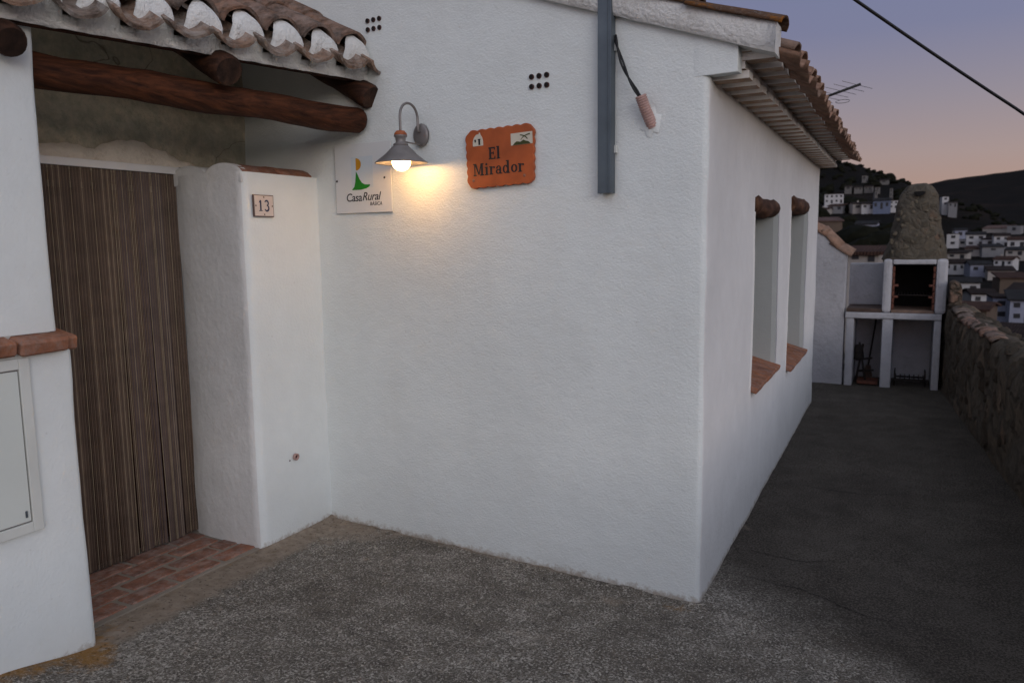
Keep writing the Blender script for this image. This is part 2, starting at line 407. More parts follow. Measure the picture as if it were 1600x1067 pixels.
def path_wall(path, zrows, ztop, holes=(), reveal=0.3, amp=0.006, step=0.07, holepts=(), mi_fn=None):
    """vertical sheet following a plan polyline (outward side on the right of travel when going +x);
    holes = [(s0,s1,z0,z1)] in arc length; ztop(p) is the top height; reveals are carried inwards"""
    P = [Vector((a, b)) for a, b in path]
    cum = [0]
    for i in range(1, len(P)): cum.append(cum[-1] + (P[i] - P[i - 1]).length)
    ss = set(cum)
    for h in holes: ss.add(h[0]); ss.add(h[1])
    ss = sorted(ss); out = []
    for i in range(len(ss) - 1):
        n = max(1, int((ss[i + 1] - ss[i]) / step))
        out += [ss[i] + (ss[i + 1] - ss[i]) * k / n for k in range(n)]
    out.append(ss[-1]); ss = [q for i, q in enumerate(out) if i == 0 or q - out[i - 1] > 1e-5]
    def at(q):
        for i in range(1, len(cum)):
            if q <= cum[i] + 1e-9: break
        t = (q - cum[i - 1]) / (cum[i] - cum[i - 1]); p = P[i - 1].lerp(P[i], t); d = (P[i] - P[i - 1]).normalized()
        return p, d
    rows = set(zrows)
    for h in holes: rows.add(h[2]); rows.add(h[3])
    rows = sorted(rows)
    mb = MB(); G = {}
    info = []
    for q in ss:
        p, d = at(q); p2, d2 = at(max(q - 1e-4, 0)); dd = (d + d2).normalized(); nrm = Vector((dd.y, -dd.x))
        info.append((p, nrm))
    def vert(i, z):
        p, nrm = info[i]; w = Vector((p.x, p.y, z)); k = disp(w, amp)
        return (p.x + nrm.x * k, p.y + nrm.y * k, z)
    NT_ = 5
    for i, q in enumerate(ss):
        zt = ztop(info[i][0])
        zs = list(rows) + [rows[-1] + (zt - rows[-1]) * (k + 1) / NT_ for k in range(NT_)]
        for j, z in enumerate(zs):
            mb.v.append(vert(i, z)); G[i, j] = len(mb.v) - 1
        nz = len(zs)
    for i in range(len(ss) - 1):
        for j in range(nz - 1):
            if j < len(rows) - 1:
                zc = (rows[j] + rows[j + 1]) / 2; sc = (ss[i] + ss[i + 1]) / 2
                if any(h[0] < sc < h[1] and h[2] < zc < h[3] for h in holes): continue
            mb.f.append((G[i, j], G[i + 1, j], G[i + 1, j + 1], G[i, j + 1])); mb.mi.append(0); mb.sm.append(True)
    for h in holes:
        i0 = min(range(len(ss)), key=lambda k: abs(ss[k] - h[0])); i1 = min(range(len(ss)), key=lambda k: abs(ss[k] - h[1]))
        j0 = rows.index(h[2]); j1 = rows.index(h[3])
        loop = [(i, j0) for i in range(i0, i1)] + [(i1, j) for j in range(j0, j1)] + [(i, j1) for i in range(i1, i0, -1)] + [(i0, j) for j in range(j1, j0, -1)]
        # slightly rounded lip, then straight back
        idx = [G[k] for k in loop]; prev = idx
        cz = (h[2] + h[3]) / 2; pm, dm = at((h[0] + h[1]) / 2)
        for dep, shr in ((0.012, 0.004), (0.03, 0.010), (reveal, 0.016)):
            new = []
            for (i, j), g in zip(loop, idx):
                p, nrm = info[i]; x, y, z = mb.v[g]
                zz = z + (cz - z) * shr / max(0.3, abs(cz - z)); 
                tx = (pm.x - x); ty = (pm.y - y); tl = max(0.3, math.hypot(tx, ty))
                new.append(len(mb.v)); mb.v.append((x - nrm.x * dep + tx / tl * shr, y - nrm.y * dep + ty / tl * shr, zz))
            for a in range(len(loop)):
                b = (a + 1) % len(loop)
                mb.f.append((prev[b], prev[a], new[a], new[b])); mb.mi.append(0); mb.sm.append(False)
            prev = new
    return mb

def arc(cx, cy, r, a0, a1, n=6):
    return [(cx + r * math.cos(R(a0 + (a1 - a0) * k / n)), cy + r * math.sin(R(a0 + (a1 - a0) * k / n))) for k in range(n + 1)]

def frame(o, right, up=(0, 0, 1)):
    r = Vector(right).normalized(); u = Vector(up).normalized(); n = r.cross(u)
    mm = Matrix.Identity(4)
    for i in range(3): mm[i][0] = r[i]; mm[i][1] = u[i]; mm[i][2] = n[i]; mm[i][3] = o[i]
    return mm

def text_mesh(body, size, mats, shear=0.0, offset=0.0, extrude=0.0004, name='lettering', space=1.0):
    cu = bpy.data.curves.new(name, 'FONT'); cu.body = body; cu.size = size; cu.shear = shear; cu.offset = offset
    cu.extrude = extrude; cu.space_character = space; cu.align_x = 'CENTER'; cu.resolution_u = 4
    o = bpy.data.objects.new(name, cu); C.objects.link(o)
    dg = bpy.context.evaluated_depsgraph_get()
    me = bpy.data.meshes.new_from_object(o.evaluated_get(dg)); me.materials.clear(); me.materials.append(mats)
    bpy.data.objects.remove(o); me.name = name
    return me

# plan geometry ---------------------------------------------------------------
FN = Vector((-0.088, -0.9961, 0))           # outward normal of the front wall
FT = Vector((0.9961, -0.088, 0))            # along the front wall, left to right
def fy(x): return 3.512 - 0.0883 * (x + 3.0)
def fpt(x, z, off=0.0): return Vector((x, fy(x), z)) + FN * off
def sx(y): return -0.758 - 0.0056 * (y - 3.31)      # side wall
def ppx(y): return 0.374 + (9.225 - y) * 0.0835     # inner face of the parapet

# ================================================================== setting: terrain, terrace floor
def sstep(a, b, x):
    t = min(1, max(0, (x - a) / (b - a))); return t * t * (3 - 2 * t)
def interp(tab, x):
    if x <= tab[0][0]: return tab[0][1]
    for (a, u), (b, v) in zip(tab, tab[1:]):
        if x <= b:
            t = (x - a) / (b - a); return u + (v - u) * t
    return tab[-1][1]
RIDGE_A = [(-30, .07), (-12, .078), (-6.5, .084), (-4.4, .0865), (-3.2, .082), (-2.0, .072), (-0.75, .061), (0.6, .050), (1.6, .041), (2.6, .036), (3.6, .033), (4.6, .022), (5.6, .010), (7, .004), (20, .0)]
RIDGE_B = [(-30, .05), (1.0, .057), (2.0, .060), (3.0, .0615), (4.6, .064), (6.3, .068), (9, .074), (20, .07), (60, .05)]
def terrain(x, y):
    r = math.hypot(x, y); az = math.degrees(math.atan2(x, y))
    aza = az if abs(az) < 90 else (90 if az > 0 else -90)
    ra = interp(RIDGE_A, aza); rb = interp(RIDGE_B, aza)
    w = sstep(-0.6, 1.6, aza)
    lr = math.log(max(r, 3))
    TL = [(3, -1.3), (8, -.85), (15, -.45), (30, -.19), (60, -.065), (100, -.022), (130, -.006), (172, -.003), (236, .026), (262, .032), (300, .040), (345, .0485), (390, .059), (450, ra), (620, ra * .75), (1000, .02), (1700, rb), (3000, rb * .7), (5000, .02)]
    TR = [(3, -1.3), (8, -.9), (15, -.55), (30, -.30), (60, -.175), (100, -.105), (160, -.058), (230, -.027), (300, -.004), (350, .006), (430, ra), (560, ra * .3), (1000, .01), (1700, rb), (3000, rb * .7), (5000, .02)]
    tl = interp([(math.log(a), b) for a, b in TL], lr); tr = interp([(math.log(a), b) for a, b in TR], lr)
    z = (tl * (1 - w) + tr * w) * r + 1.62 * min(1, r / 60)
    z += 0.0015 * r * noise.noise(Vector((x * 0.02, y * 0.02, 0))) * min(1, r / 100) + 0.0008 * r * noise.noise(Vector((x * 0.09, y * 0.09, 4)))
    return z

def mk_terrain():
    s = NT('dry_scrub_hillside', 0.98, 0.05)
    a = s.noise(0.02, 8, 0.65); b = s.noise(0.16, 6, 0.7)
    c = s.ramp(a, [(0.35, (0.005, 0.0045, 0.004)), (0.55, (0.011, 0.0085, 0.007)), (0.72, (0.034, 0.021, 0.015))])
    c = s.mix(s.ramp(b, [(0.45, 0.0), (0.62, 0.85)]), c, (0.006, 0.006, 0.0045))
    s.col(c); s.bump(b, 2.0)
    return s.m
mb = MB()
azs = [-180 + 6 * k for k in range(26)] + [-24 + 0.5 * k for k in range(97)] + [26 + 6 * k for k in range(26)]
azs = sorted(set(a for a in azs if a <= 180)); 
rs = []; r = 3.0
while r < 5200: rs.append(r); r *= 1.045
idx = {}
for i, a in enumerate(azs):
    for j, r in enumerate(rs):
        x = r * math.sin(R(a)); y = r * math.cos(R(a)); idx[i, j] = len(mb.v); mb.v.append((x, y, terrain(x, y)))
na = len(azs)
if azs[-1] >= 179.9: na -= 0
for i in range(len(azs) - 1):
    for j in range(len(rs) - 1):
        mb.f.append((idx[i, j], idx[i + 1, j], idx[i + 1, j + 1], idx[i, j + 1])); mb.mi.append(0); mb.sm.append(True)
for j in range(len(rs) - 1):
    i = len(azs) - 1
    mb.f.append((idx[i, j], idx[0, j], idx[0, j + 1], idx[i, j + 1])); mb.mi.append(0); mb.sm.append(True)
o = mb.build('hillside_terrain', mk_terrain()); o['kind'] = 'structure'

def ground_z(x, y):
    z = 0.004 * noise.noise(Vector((x * 1.3, y * 1.3, 0)))
    z += 0.085 * sstep(1.95, 1.45, y) * sstep(-2.2, -3.0, x)
    # mortar creeping up the foot of the front wall
    if -3.1 < x < -0.7:
        d = fy(x) - y
        if 0 <= d < 0.2: z += 0.016 * math.exp(-d / 0.03) * (0.6 + noise.noise(Vector((x * 14, 0, 0))))
    if y < 3.6 and x > -3.1 and x < -2.7: z += 0.014 * math.exp(-abs(x + 3.0) / 0.04) * sstep(2.9, 3.0, y)
    if y > 3.3: z += 0.008 * math.exp(-abs(x - sx(y)) / 0.03) * (0.7 + noise.noise(Vector((0, y * 9, 0))))
    return z
NX, NY = 230, 330
xs01 = np.linspace(0, 1, NX); ys = np.linspace(-4, 10.2, NY)
vs = []; zone = []
for y in ys:
    xr = ppx(y) + 0.12
    for t in xs01:
        x = -6 + (xr + 6) * (1 - (1 - t) ** 1.0)
        vs.append((x, y, ground_z(x, y)))
        n1 = noise.noise(Vector((x * 2.5, y * 2.5, 7)))
        dcorner = math.hypot((x + 3.0) / 0.55, (y - 3.5) / 0.36)
        b = max(0, 1.15 - dcorner * 0.75)
        b = max(b, (1 - sstep(0.06, 0.34, (x + 3.02) + 0.0)) * (1 if y > 1.9 else 0.2))
        if 3.6 > y: b = max(b, 0.75 * math.exp(-max(0, fy(x) - y) / 0.045) * sstep(-0.9, -1.6, x))
        b = max(b, 0.55 * math.exp(-math.hypot(x + 0.75, y - 4.35) / 0.10))
        b = max(b, 0.62 * math.exp(-(((x + 1.12) / 0.13) ** 2 + ((y - 3.19) / 0.05) ** 2)), 0.5 * math.exp(-(((x + 1.35) / 0.22) ** 2 + ((y - 2.75) / 0.05) ** 2)))
        og = max(0, 1.0 - abs(y - 1.86 + (x + 2.9) * 0.3) / 0.22) * sstep(-2.55, -2.8, x) * (1.0 if y < 2.0 else 0)
        og = max(og, 0.75 * sstep(-2.68, -2.88, x) * (1 if y < 1.95 else 0))
        og = max(og, 0.72 * math.exp(-math.hypot((x + 0.85) / 0.14, (y - 3.24) / 0.06)))
        og = max(og, 0.6 * math.exp(-math.hypot(x + 2.95, y - 2.05) / 0.14))
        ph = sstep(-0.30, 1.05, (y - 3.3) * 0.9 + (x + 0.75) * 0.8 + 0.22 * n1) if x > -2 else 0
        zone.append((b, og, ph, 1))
fs = [(j * NX + i, j * NX + i + 1, (j + 1) * NX + i + 1, (j + 1) * NX + i) for j in range(NY - 1) for i in range(NX - 1)]
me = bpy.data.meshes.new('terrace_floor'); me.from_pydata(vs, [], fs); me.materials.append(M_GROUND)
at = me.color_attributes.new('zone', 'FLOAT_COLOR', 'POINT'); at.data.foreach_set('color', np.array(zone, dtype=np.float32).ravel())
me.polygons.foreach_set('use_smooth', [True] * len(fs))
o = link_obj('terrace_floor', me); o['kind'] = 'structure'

def crack(pts, wd):
    P = []
    for (a, b), (c, d) in zip(pts, pts[1:]):
        n_ = 14
        for k in range(n_):
            t = k / n_; x = a + (c - a) * t; y = b + (d - b) * t
            P.append((x + 0.012 * noise.noise(Vector((x * 11, y * 11, 1))) + 0.006 * noise.noise(Vector((x * 40, y * 40, 1))), y + 0.018 * noise.noise(Vector((x * 9, y * 9, 6))) + 0.006 * noise.noise(Vector((x * 45, y * 45, 6)))))
    mb = MB(); n_ = len(P)
    for i, (x, y) in enumerate(P):
        w = wd * (0.4 + 0.6 * math.sin(PI * (i + .5) / n_)) * (0.7 + 0.5 * noise.noise(Vector((i * .9, 0, 0))))
        mb.v += [(x, y - w, ground_z(x, y) + 0.0022), (x, y + w, ground_z(x, y) + 0.0022)]
    for i in range(n_ - 1): mb.f.append((2 * i, 2 * i + 2, 2 * i + 3, 2 * i + 1)); mb.mi.append(0); mb.sm.append(False)
    o = mb.build('ground_crack', M_DARKHOLE); o['kind'] = 'structure'
crack([(-0.68, 4.05), (-0.45, 4.0), (-0.2, 4.08)], 0.0035)
crack([(-0.66, 3.72), (-0.35, 3.66), (-0.1, 3.52), (0.05, 3.50)], 0.003)
crack([(-0.66, 5.3), (-0.2, 5.25), (0.3, 5.45)], 0.0035)
crack([(-0.2, 4.9), (0.0, 4.4), (0.25, 4.3)], 0.0025)

# ================================================================== curved roof tile meshes
def tile_mesh(name, mat, length=0.42, r0=0.088, r1=0.070, th=0.012, seg=9, seed=0, arc_=(8, 172)):
    """half pipe, convex up, running along +x from its lower (wide) end"""
    mb = MB(); nl = 3
    for k in range(nl + 1):
        t = k / nl; r = r0 + (r1 - r0) * t
        for rr in (r, r - th):
            for j in range(seg + 1):
                a = R(arc_[0] + (arc_[1] - arc_[0]) * j / seg)
                p = Vector((t * length, rr * math.cos(a), rr * math.sin(a) * 0.92))
                p += noise.noise_vector(p * 16 + Vector((seed * 5.3, 0, 0))) * 0.005
                mb.v.append(tuple(p))
    w = 2 * (seg + 1)
    for k in range(nl):
        for j in range(seg):
            a = k * w + j; b = a + w
            mb.f.append((a, b, b + 1, a + 1)); mb.mi.append(0); mb.sm.append(True)
            a += seg + 1; b += seg + 1
            mb.f.append((a + 1, b + 1, b, a)); mb.mi.append(0); mb.sm.append(True)
        for j in (0, seg):
            a = k * w + j; b = a + w
            mb.f.append((a, a + seg + 1, b + seg + 1, b) if j == 0 else (b, b + seg + 1, a + seg + 1, a)); mb.mi.append(0); mb.sm.append(False)
    for k in (0, nl):
        for j in range(seg):
            a = k * w + j
            q = (a, a + 1, a + seg + 2, a + seg + 1)
            mb.f.append(q if k == 0 else q[::-1]); mb.mi.append(0); mb.sm.append(False)
    return mb.mesh(name, mat)
def basis(o, x, up):
    x = Vector(x).normalized(); up = Vector(up); z = (up - up.dot(x) * x).normalized(); y = z.cross(x)
    mm = Matrix.Identity(4)
    for i in range(3): mm[i][0] = x[i]; mm[i][1] = y[i]; mm[i][2] = z[i]; mm[i][3] = o[i]
    return mm

# ================================================================== the corner house
house = thing('house', 'white rendered house with two narrow windows, sawtooth brick eaves and tiled roof', 'house', (-2.0, 5.5, 0))
def ztop_house(p):
    if p.y > fy(p.x) + 0.03: return 2.30
    x = p.x
    return 2.34 + (-0.522 - x) * 0.3595 if x > -3.4 else 2.34 + 2.878 * 0.3595 - (-3.4 - x) * 0.3595
corner = arc(-0.758 - 0.028, 3.316 + 0.030, 0.028, -88, 0, 6)
path = [(-6.0, fy(-6.0)), (-3.0, fy(-3.0))] + corner + [(sx(y), y) for y in (4.0, 5.0, 6.0, 7.0, 8.06)] + arc(sx(8.1) - 0.03, 8.07, 0.03, 0, 90, 4)[1:] + [(-6.0, 8.1)]
P2 = [Vector(p) for p in path]; cum = [0]
for i in range(1, len(P2)): cum.append(cum[-1] + (P2[i] - P2[i - 1]).length)
s_c = cum[2 + 6]                                   # arc length at the start of the side wall
y_c = path[8][1]
W1 = (s_c + 4.53 - y_c, s_c + 5.44 - y_c, 0.745, 1.80)
W2 = (s_c + 6.10 - y_c, s_c + 7.16 - y_c, 0.625, 1.86)
mb = path_wall(path, [-0.1 + 0.08 * k for k in range(29)] + [2.25], ztop_house, (W1, W2), 0.34, 0.007, 0.07)
# front part and side part carry their own render
me = mb.mesh('wall', [M_FRONT, M_SIDE, M_REVEAL])
for p in me.polygons:
    if p.center.x > sx(p.center.y) - 0.018 and p.center.y > 3.335: p.material_index = 1
    if not p.use_smooth: p.material_index = 2
link_obj('wall', me, house)

# windows: dark glass in a timber frame deep in the reveal, log lintel, sloping brick sill
def brick_mesh(name, mat, l, w, h, bev=0.006, seed=0, mats2=None):
    mb = MB(); mb.box(-l / 2, l / 2, -w / 2, w / 2, -h / 2, h / 2); me = mb.mesh(name, mat)
    bm = bmesh.new(); bm.from_mesh(me)
    bmesh.ops.bevel(bm, geom=bm.edges[:], offset=bev, segments=1, affect='EDGES'); bm.to_mesh(me); bm.free()
    jitter(me, bev * 0.9, 9, seed); return me
sill_b = [brick_mesh('sill_brick', M_TERRA, 0.32, 0.118, 0.035, 0.005, k) for k in range(3)]
for (y0, y1, z0, z1) in ((4.53, 5.44, 0.745, 1.80), (6.10, 7.16, 0.625, 1.86)):
    ym = (y0 + y1) / 2; X = sx(ym) - 0.30
    fb = MB()
    for a, b, c, d in ((y0, y0 + 0.06, z0, z1), (y1 - 0.06, y1, z0, z1), (y0 + 0.06, y1 - 0.06, z0, z0 + 0.06), (y0 + 0.06, y1 - 0.06, z1 - 0.06, z1), (ym - 0.03, ym + 0.03, z0 + 0.06, z1 - 0.06)):
        fb.box(X - 0.03, X + 0.02, a, b, c, d)
    wf = fb.build('window', M_DOOR, house)
    g = MB(); g.box(X - 0.012, X - 0.004, y0 + 0.055, ym - 0.025, z0 + 0.055, z1 - 0.055); g.build('pane', plain('window_glass_dark', (0.02, 0.022, 0.026), 0.08) if y0 < 5 else bpy.data.materials['window_glass_dark'], wf)
    g = MB(); g.box(X - 0.012, X - 0.004, ym + 0.025, y1 - 0.055, z0 + 0.055, z1 - 0.055); g.build('pane', bpy.data.materials['window_glass_dark'], wf)
    lg = MB()
    pts = [(sx(ym) - 0.040 + 0.004 * math.sin(k * 2.1), y0 - 0.03 + (y1 - y0 + 0.04) * k / 8, z1 + 0.0 + 0.006 * math.sin(k * 1.3)) for k in range(9)]
    rr = [v * (0.78 if y0 < 5 else 0.88) for v in (0.076, 0.083, 0.079, 0.082, 0.08, 0.083, 0.08, 0.072, 0.050)]
    lg.tube(pts, rr, 12); o = lg.build('lintel_log', M_LINTEL, house); jitter(o.data, 0.006, 14)
    o['label'] = 'dark rounded log lintel over the window'
    n = 7 if y0 < 5 else 8; w = (y1 - y0 + 0.02) / n
    for k in range(n):
        yy = y0 - 0.01 + w * (k + 0.5)
        mm = Matrix.Translation((sx(yy) - 0.118, yy, z0 + 0.052)) @ Matrix.Rotation(R(17), 4, 'Y') @ Matrix.Diagonal((1, w / 0.126, 1, 1))
        link_obj('sill_brick', sill_b[k % 3], house, mat=mm)

# vents made of six holes
for (cx, cz) in ((-2.535, 2.745), (-1.551, 2.347)):
    v = MB(); v2 = MB()
    mm = frame(fpt(cx, cz, 0.0), FT)
    for i in (-1, 0, 1):
        for j in (-0.5, 0.5):
            x, z = i * 0.040, j * 0.044
            cyl = [(x + 0.0125 * math.cos(a), z + 0.0125 * math.sin(a)) for a in [2 * PI * k / 12 for k in range(12)]]
            v.prism(cyl, -0.01, 0.0085)
            cyl = [(x + 0.0100 * math.cos(a), z + 0.0100 * math.sin(a)) for a in [2 * PI * k / 12 for k in range(12)]]
            v.prism(cyl, -0.01, 0.0100, 1)
    o = link_obj('air_vent', v.mesh('air_vent', [M_CLAYRING, M_DARKHOLE]), house, mat=mm)

# rendered stop closing the end of the eaves
b = MB(); q = [fpt(-0.93, 0, -0.012), fpt(-0.80, 0, 0.004), fpt(-0.640, 0, 0.006), fpt(-0.640, 0, -0.055), fpt(-0.93, 0, -0.055)]
b.prism([(p.x, p.y) for p in q], 2.278, 2.435); o = b.build('eave_stop', M_FRONT, house, bevel=0.003)
# projecting eave courses: two rows of flat bricks under white mortar bands
eb1 = brick_mesh('eave_brick', [M_LIME, M_RASILLA], 0.18, 0.088, 0.031, 0.002, 1)
for me in (eb1,):
    for p in me.polygons:
        if p.normal.z < -0.7: p.material_index = 1
eb2 = eb1.copy(); jitter(eb2, 0.003, 7, 5)
for tier, (xo, zc) in enumerate(((-0.610 - 0.09, 2.284), (-0.503 - 0.09, 2.346))):
    y = 3.43 if tier == 0 else 3.40; k = 0
    while y < 8.12:
        dx = sx(y) + 0.758
        mm = Matrix.Translation((xo + dx + random.uniform(-.004, .004), y, zc + random.uniform(-.002, .002))) @ Matrix.Rotation(R(random.uniform(-2, 2)), 4, 'Z')
        o = link_obj('eave_brick', (eb1, eb2)[k % 2], house, mat=mm)
        y += 0.187; k += 1
def long_band(x0, x1, z0, z1, ya, yb, mats, name, botmi=None):
    mb = MB(); n = int((yb - ya) / 0.12)
    for k in range(n + 1):
        y = ya + (yb - ya) * k / n; d = sx(y) + 0.758
        for (x, z) in ((x0, z0), (x1, z0), (x1, z1), (x0, z1)):
            q = noise.noise(Vector((x * 9, y * 5, z * 9))) * 0.003
            mb.v.append((x + d + q, y, z + q))
    for k in range(n):
        for j in range(4):
            a = 4 * k + j; b = 4 * k + (j + 1) % 4
            mb.f.append((a, a + 4, b + 4, b)); mb.mi.append(1 if j == 0 and botmi else 0); mb.sm.append(False)
    mb.f += [(0, 1, 2, 3), (4 * n + 3, 4 * n + 2, 4 * n + 1, 4 * n)]; mb.mi += [0, 0]; mb.sm += [False, False]
    return mb.build(name, mats, house)
long_band(-0.80, -0.625, 2.3005, 2.330, 3.365, 8.14, [M_LIME, M_RASILLA], 'eave_band', 1)
long_band(-0.80, -0.518, 2.3625, 2.386, 3.345, 8.16, [M_LIME, M_RASILLA], 'eave_band', 1)

# verge: rough mortar band with lichen covered tiles
mb = MB(); n = 40
for k in range(n + 1):
    x = -0.490 - (3.4 - 0.49) * k / n
    zb = 2.338 + (-0.522 - x) * 0.3595
    h = 0.128 + 0.006 * math.sin(k * 1.3) if k < 8 else 0.105
    if k == 0: h = 0.118
    for j_, (dy, dz) in enumerate(((0.0, 0), (-0.008, 0.015), (-0.012, h * 0.5), (-0.004, h), (0.13, h), (0.13, 0))):
        q = noise.noise_vector(Vector((x * 11, dy * 9, dz * 11))) * 0.007
        p = fpt(x, zb + dz, 0.030) + Vector((0, dy, 0)) + q * (0.5 if j_ in (0, 3) else 1); mb.v.append(tuple(p))
for k in range(n):
    for j in range(6):
        a = 6 * k + j; b = 6 * k + (j + 1) % 6
        mb.f.append((a, a + 6, b + 6, b)); mb.mi.append(0); mb.sm.append(j in (1, 2))
mb.f += [tuple(range(5, -1, -1)), tuple(6 * n + j for j in range(6))]; mb.mi += [0, 0]; mb.sm += [False] * 2
o = mb.build('verge_mortar', M_VERGE, house)
slope_dir = Vector((-1, 0.0, 0.3595)).normalized()
lt = [tile_mesh('roof_tile', M_TILE_LICHEN, 0.40, 0.085, 0.070, 0.012, 9, k) for k in range(2)]
for k in range(8):
    x = -0.475 - 0.33 * k; z = 2.325 + (-0.522 - x) * 0.3595 + 0.105
    p = Vector((x, fy(x) + 0.035, z + 0.012))
    link_obj('roof_tile', lt[k % 2], house, mat=basis(p, slope_dir - Vector((0, 0, 0.03)), (0, 0, 1)) @ Matrix.Diagonal((1, 1, 0.62, 1)))
# eave ends of the tiled roof: trough tiles and cover tiles
et = [tile_mesh('roof_tile', M_TILE_EAVE, 0.42, 0.082, 0.070, 0.012, 8, 10 + k) for k in range(3)]
y = 3.43; k = 0
while y < 8.2:
    d = sx(y) + 0.758
    # trough (concave up), seen from below
    mm = basis(Vector((-0.405 + d + random.uniform(-.012, .012), y, 2.344 + random.uniform(-.004, .004))), slope_dir, (0, 0, -1)) @ Matrix.Diagonal((1, 1, 0.62, 1))
    link_obj('roof_tile', et[k % 3], house, mat=mm)
    mm = basis(Vector((-0.450 + d + random.uniform(-.015, .015), y + 0.097, 2.362)), slope_dir, (0, 0, 1)) @ Matrix.Diagonal((1, 1, 0.70, 1))
    link_obj('roof_tile', et[(k + 1) % 3], house, mat=mm)
    y += 0.194; k += 1
# the rest of the roof field, too high to be seen singly
mb = MB()
ny = 100
for k in range(ny + 1):
    y = 3.36 + (8.2 - 3.36) * k / ny
    h = 0.045 * math.sin(k / ny * 50 * PI) 
    for (x) in (-0.72, -2.0, -3.4, -6.2):
        z = 2.38 + (-0.522 - max(x, -3.4)) * 0.3595 - (max(0, -3.4 - x)) * 0.3595
        mb.v.append((x, y, z + h))
for k in range(ny):
    for j in range(3):
        a = 4 * k + j; mb.f.append((a, a + 4, a + 5, a + 1)[::-1]); mb.mi.append(0); mb.sm.append(True)
mb.build('roof_field', M_TILE_EAVE, house, kind='stuff')

# ================================================================== entrance bay (porch)
porch = thing('porch', 'white rendered entrance bay with log beams, patched wall and curved tile canopy', 'porch', (-3.3, 2.5, 0))
# back wall above and beside the doorway
def grid_sheet(X, y0, y1, z0, z1, step, amp, sc, door=None):
    mb = MB(); ny = int((y1 - y0) / step); nz = int((z1 - z0) / step)
    for i in range(ny + 1):
        for j in range(nz + 1):
            y = y0 + (y1 - y0) * i / ny; z = z0 + (z1 - z0) * j / nz
            p = Vector((X, y, z)); q = amp * noise.fractal(p * sc, 1.0, 2.0, 4); mb.v.append((X + q, y, z))
    for i in range(ny):
        for j in range(nz):
            yc = y0 + (y1 - y0) * (i + .5) / ny; zc = z0 + (z1 - z0) * (j + .5) / nz
            if door and door[0] < yc < door[1] and zc < door[2]: continue
            a = i * (nz + 1) + j; b = a + nz + 1
            mb.f.append((a, b, b + 1, a + 1)); mb.mi.append(0); mb.sm.append(True)
    return mb
grid_sheet(-3.575, 0.0, 3.60, 1.9, 3.3, 0.04, 0.022, 3.0).build('patched_wall', M_ROCK, porch)
# ragged skirt of pale render over the door head (its own thickness)
top = [(1.70, 2.09), (2.25, 2.083), (2.33, 2.098), (2.42, 2.112), (2.50, 2.098), (2.57, 2.095), (2.63, 2.125), (2.70, 2.150), (2.78, 2.158), (2.84, 2.150), (2.90, 2.128), (2.97, 2.118), (3.04, 2.085), (3.12, 2.070), (3.20, 2.052), (3.28, 2.045)]
top2 = []
for (a, b), (c, d) in zip(top, top[1:]):
    for k in range(4):
        t = k / 4; y = a + (c - a) * t; top2.append((y, b + (d - b) * t + 0.010 * noise.noise(Vector((y * 22, 3, 0)))))
top2.append(top[-1])
mb = MB(); n = len(top2)
for y, z in top2:
    zb = 1.985
    mb.v += [(-3.552, y, zb), (-3.545 + 0.006 * noise.noise(Vector((y * 6, 1, 0))), y, zb + (z - zb) * .5), (-3.555, y, z - 0.004), (-3.60, y, z)]
for i in range(n - 1):
    for j in range(3):
        a = 4 * i + j; mb.f.append((a, a + 4, a + 5, a + 1)); mb.mi.append(0); mb.sm.append(True)
mb.build('pale_render_edge', M_CREAM, porch)
# door behind the curtain with its frame
b = MB(); b.box(-3.66, -3.62, 1.85, 2.98, 0.0, 2.0); b.build('door', M_DOOR, porch)
b = MB(); b.box(-3.64, -3.565, 2.945, 2.997, 0.0, 1.99); b.box(-3.64, -3.565, 1.82, 1.88, 0.0, 1.99); b.box(-3.64, -3.565, 1.88, 2.945, 1.93, 1.99); b.build('door_frame', M_DOOR, porch, bevel=0.004)
# right-hand jamb block with rounded edge
pj = [(-3.60, 3.02), (-3.535, 3.005)] + [(-3.50, 2.985), (-3.40, 2.972), (-3.25, 2.962)] + arc(-3.055, 3.010, 0.052, -95, 0, 7) + [(-3.003, 3.2), (-2.998, 3.53)]
mb = path_wall(pj, [-0.1 + 0.08 * k for k in range(26)], lambda p: 1.985, (), 0, 0.010, 0.06)
me = mb.mesh('jamb', [M_JAMB, M_PORCH])
for p in me.polygons:
    if p.normal.x > 0.55 or p.center.x < -3.52: p.material_index = 1
link_obj('jamb', me, porch)
b = MB(); b.box(-3.59, -3.02, 3.0, 3.55, 1.94, 1.98); b.build('jamb_top', M_JAMB, porch)
# two runs of tiles capping the jamb, ends plugged with mortar
ct = [tile_mesh('capping_tile', M_TERRA, 0.31, 0.125, 0.115, 0.014, 9, 20 + k) for k in range(4)]
for i, cx in enumerate((-3.415, -3.150)):
    for j in range(2):
        if i == 0 and j == 0: ct[0].materials[0] = M_JAMB; ct[1].materials[0] = M_JAMB
        mm = basis(Vector((cx, 2.985 + 0.265 * j, 1.962 + 0.004 * j)), (0, 1, 0.02), (0, 0, 1)) @ Matrix.Diagonal((1, 1.08, 0.62, 1))
        link_obj('capping_tile', ct[2 * i + j], porch, mat=mm)
    pl = MB(); nn = 14
    cyl = [(cx + 0.132 * math.cos(PI * k / nn), 1.960 + 0.075 * math.sin(PI * k / nn)) for k in range(nn + 1)]
    cyl = [(cx + 0.132, 1.93)] + cyl + [(cx - 0.132, 1.93)]
    fyy = 2.984 if i == 0 else 2.966
    vs = [(x, fyy, z) for x, z in cyl] + [(x * 1.0, 3.02, z) for x, z in cyl]; m_ = len(cyl)
    pl.add(vs, [tuple(range(m_ - 1, -1, -1))] + [(k, (k + 1) % m_, m_ + (k + 1) % m_, m_ + k) for k in range(m_)], 0, False)
    pl.build('mortar_plug', M_JAMB, porch, bevel=0.008)
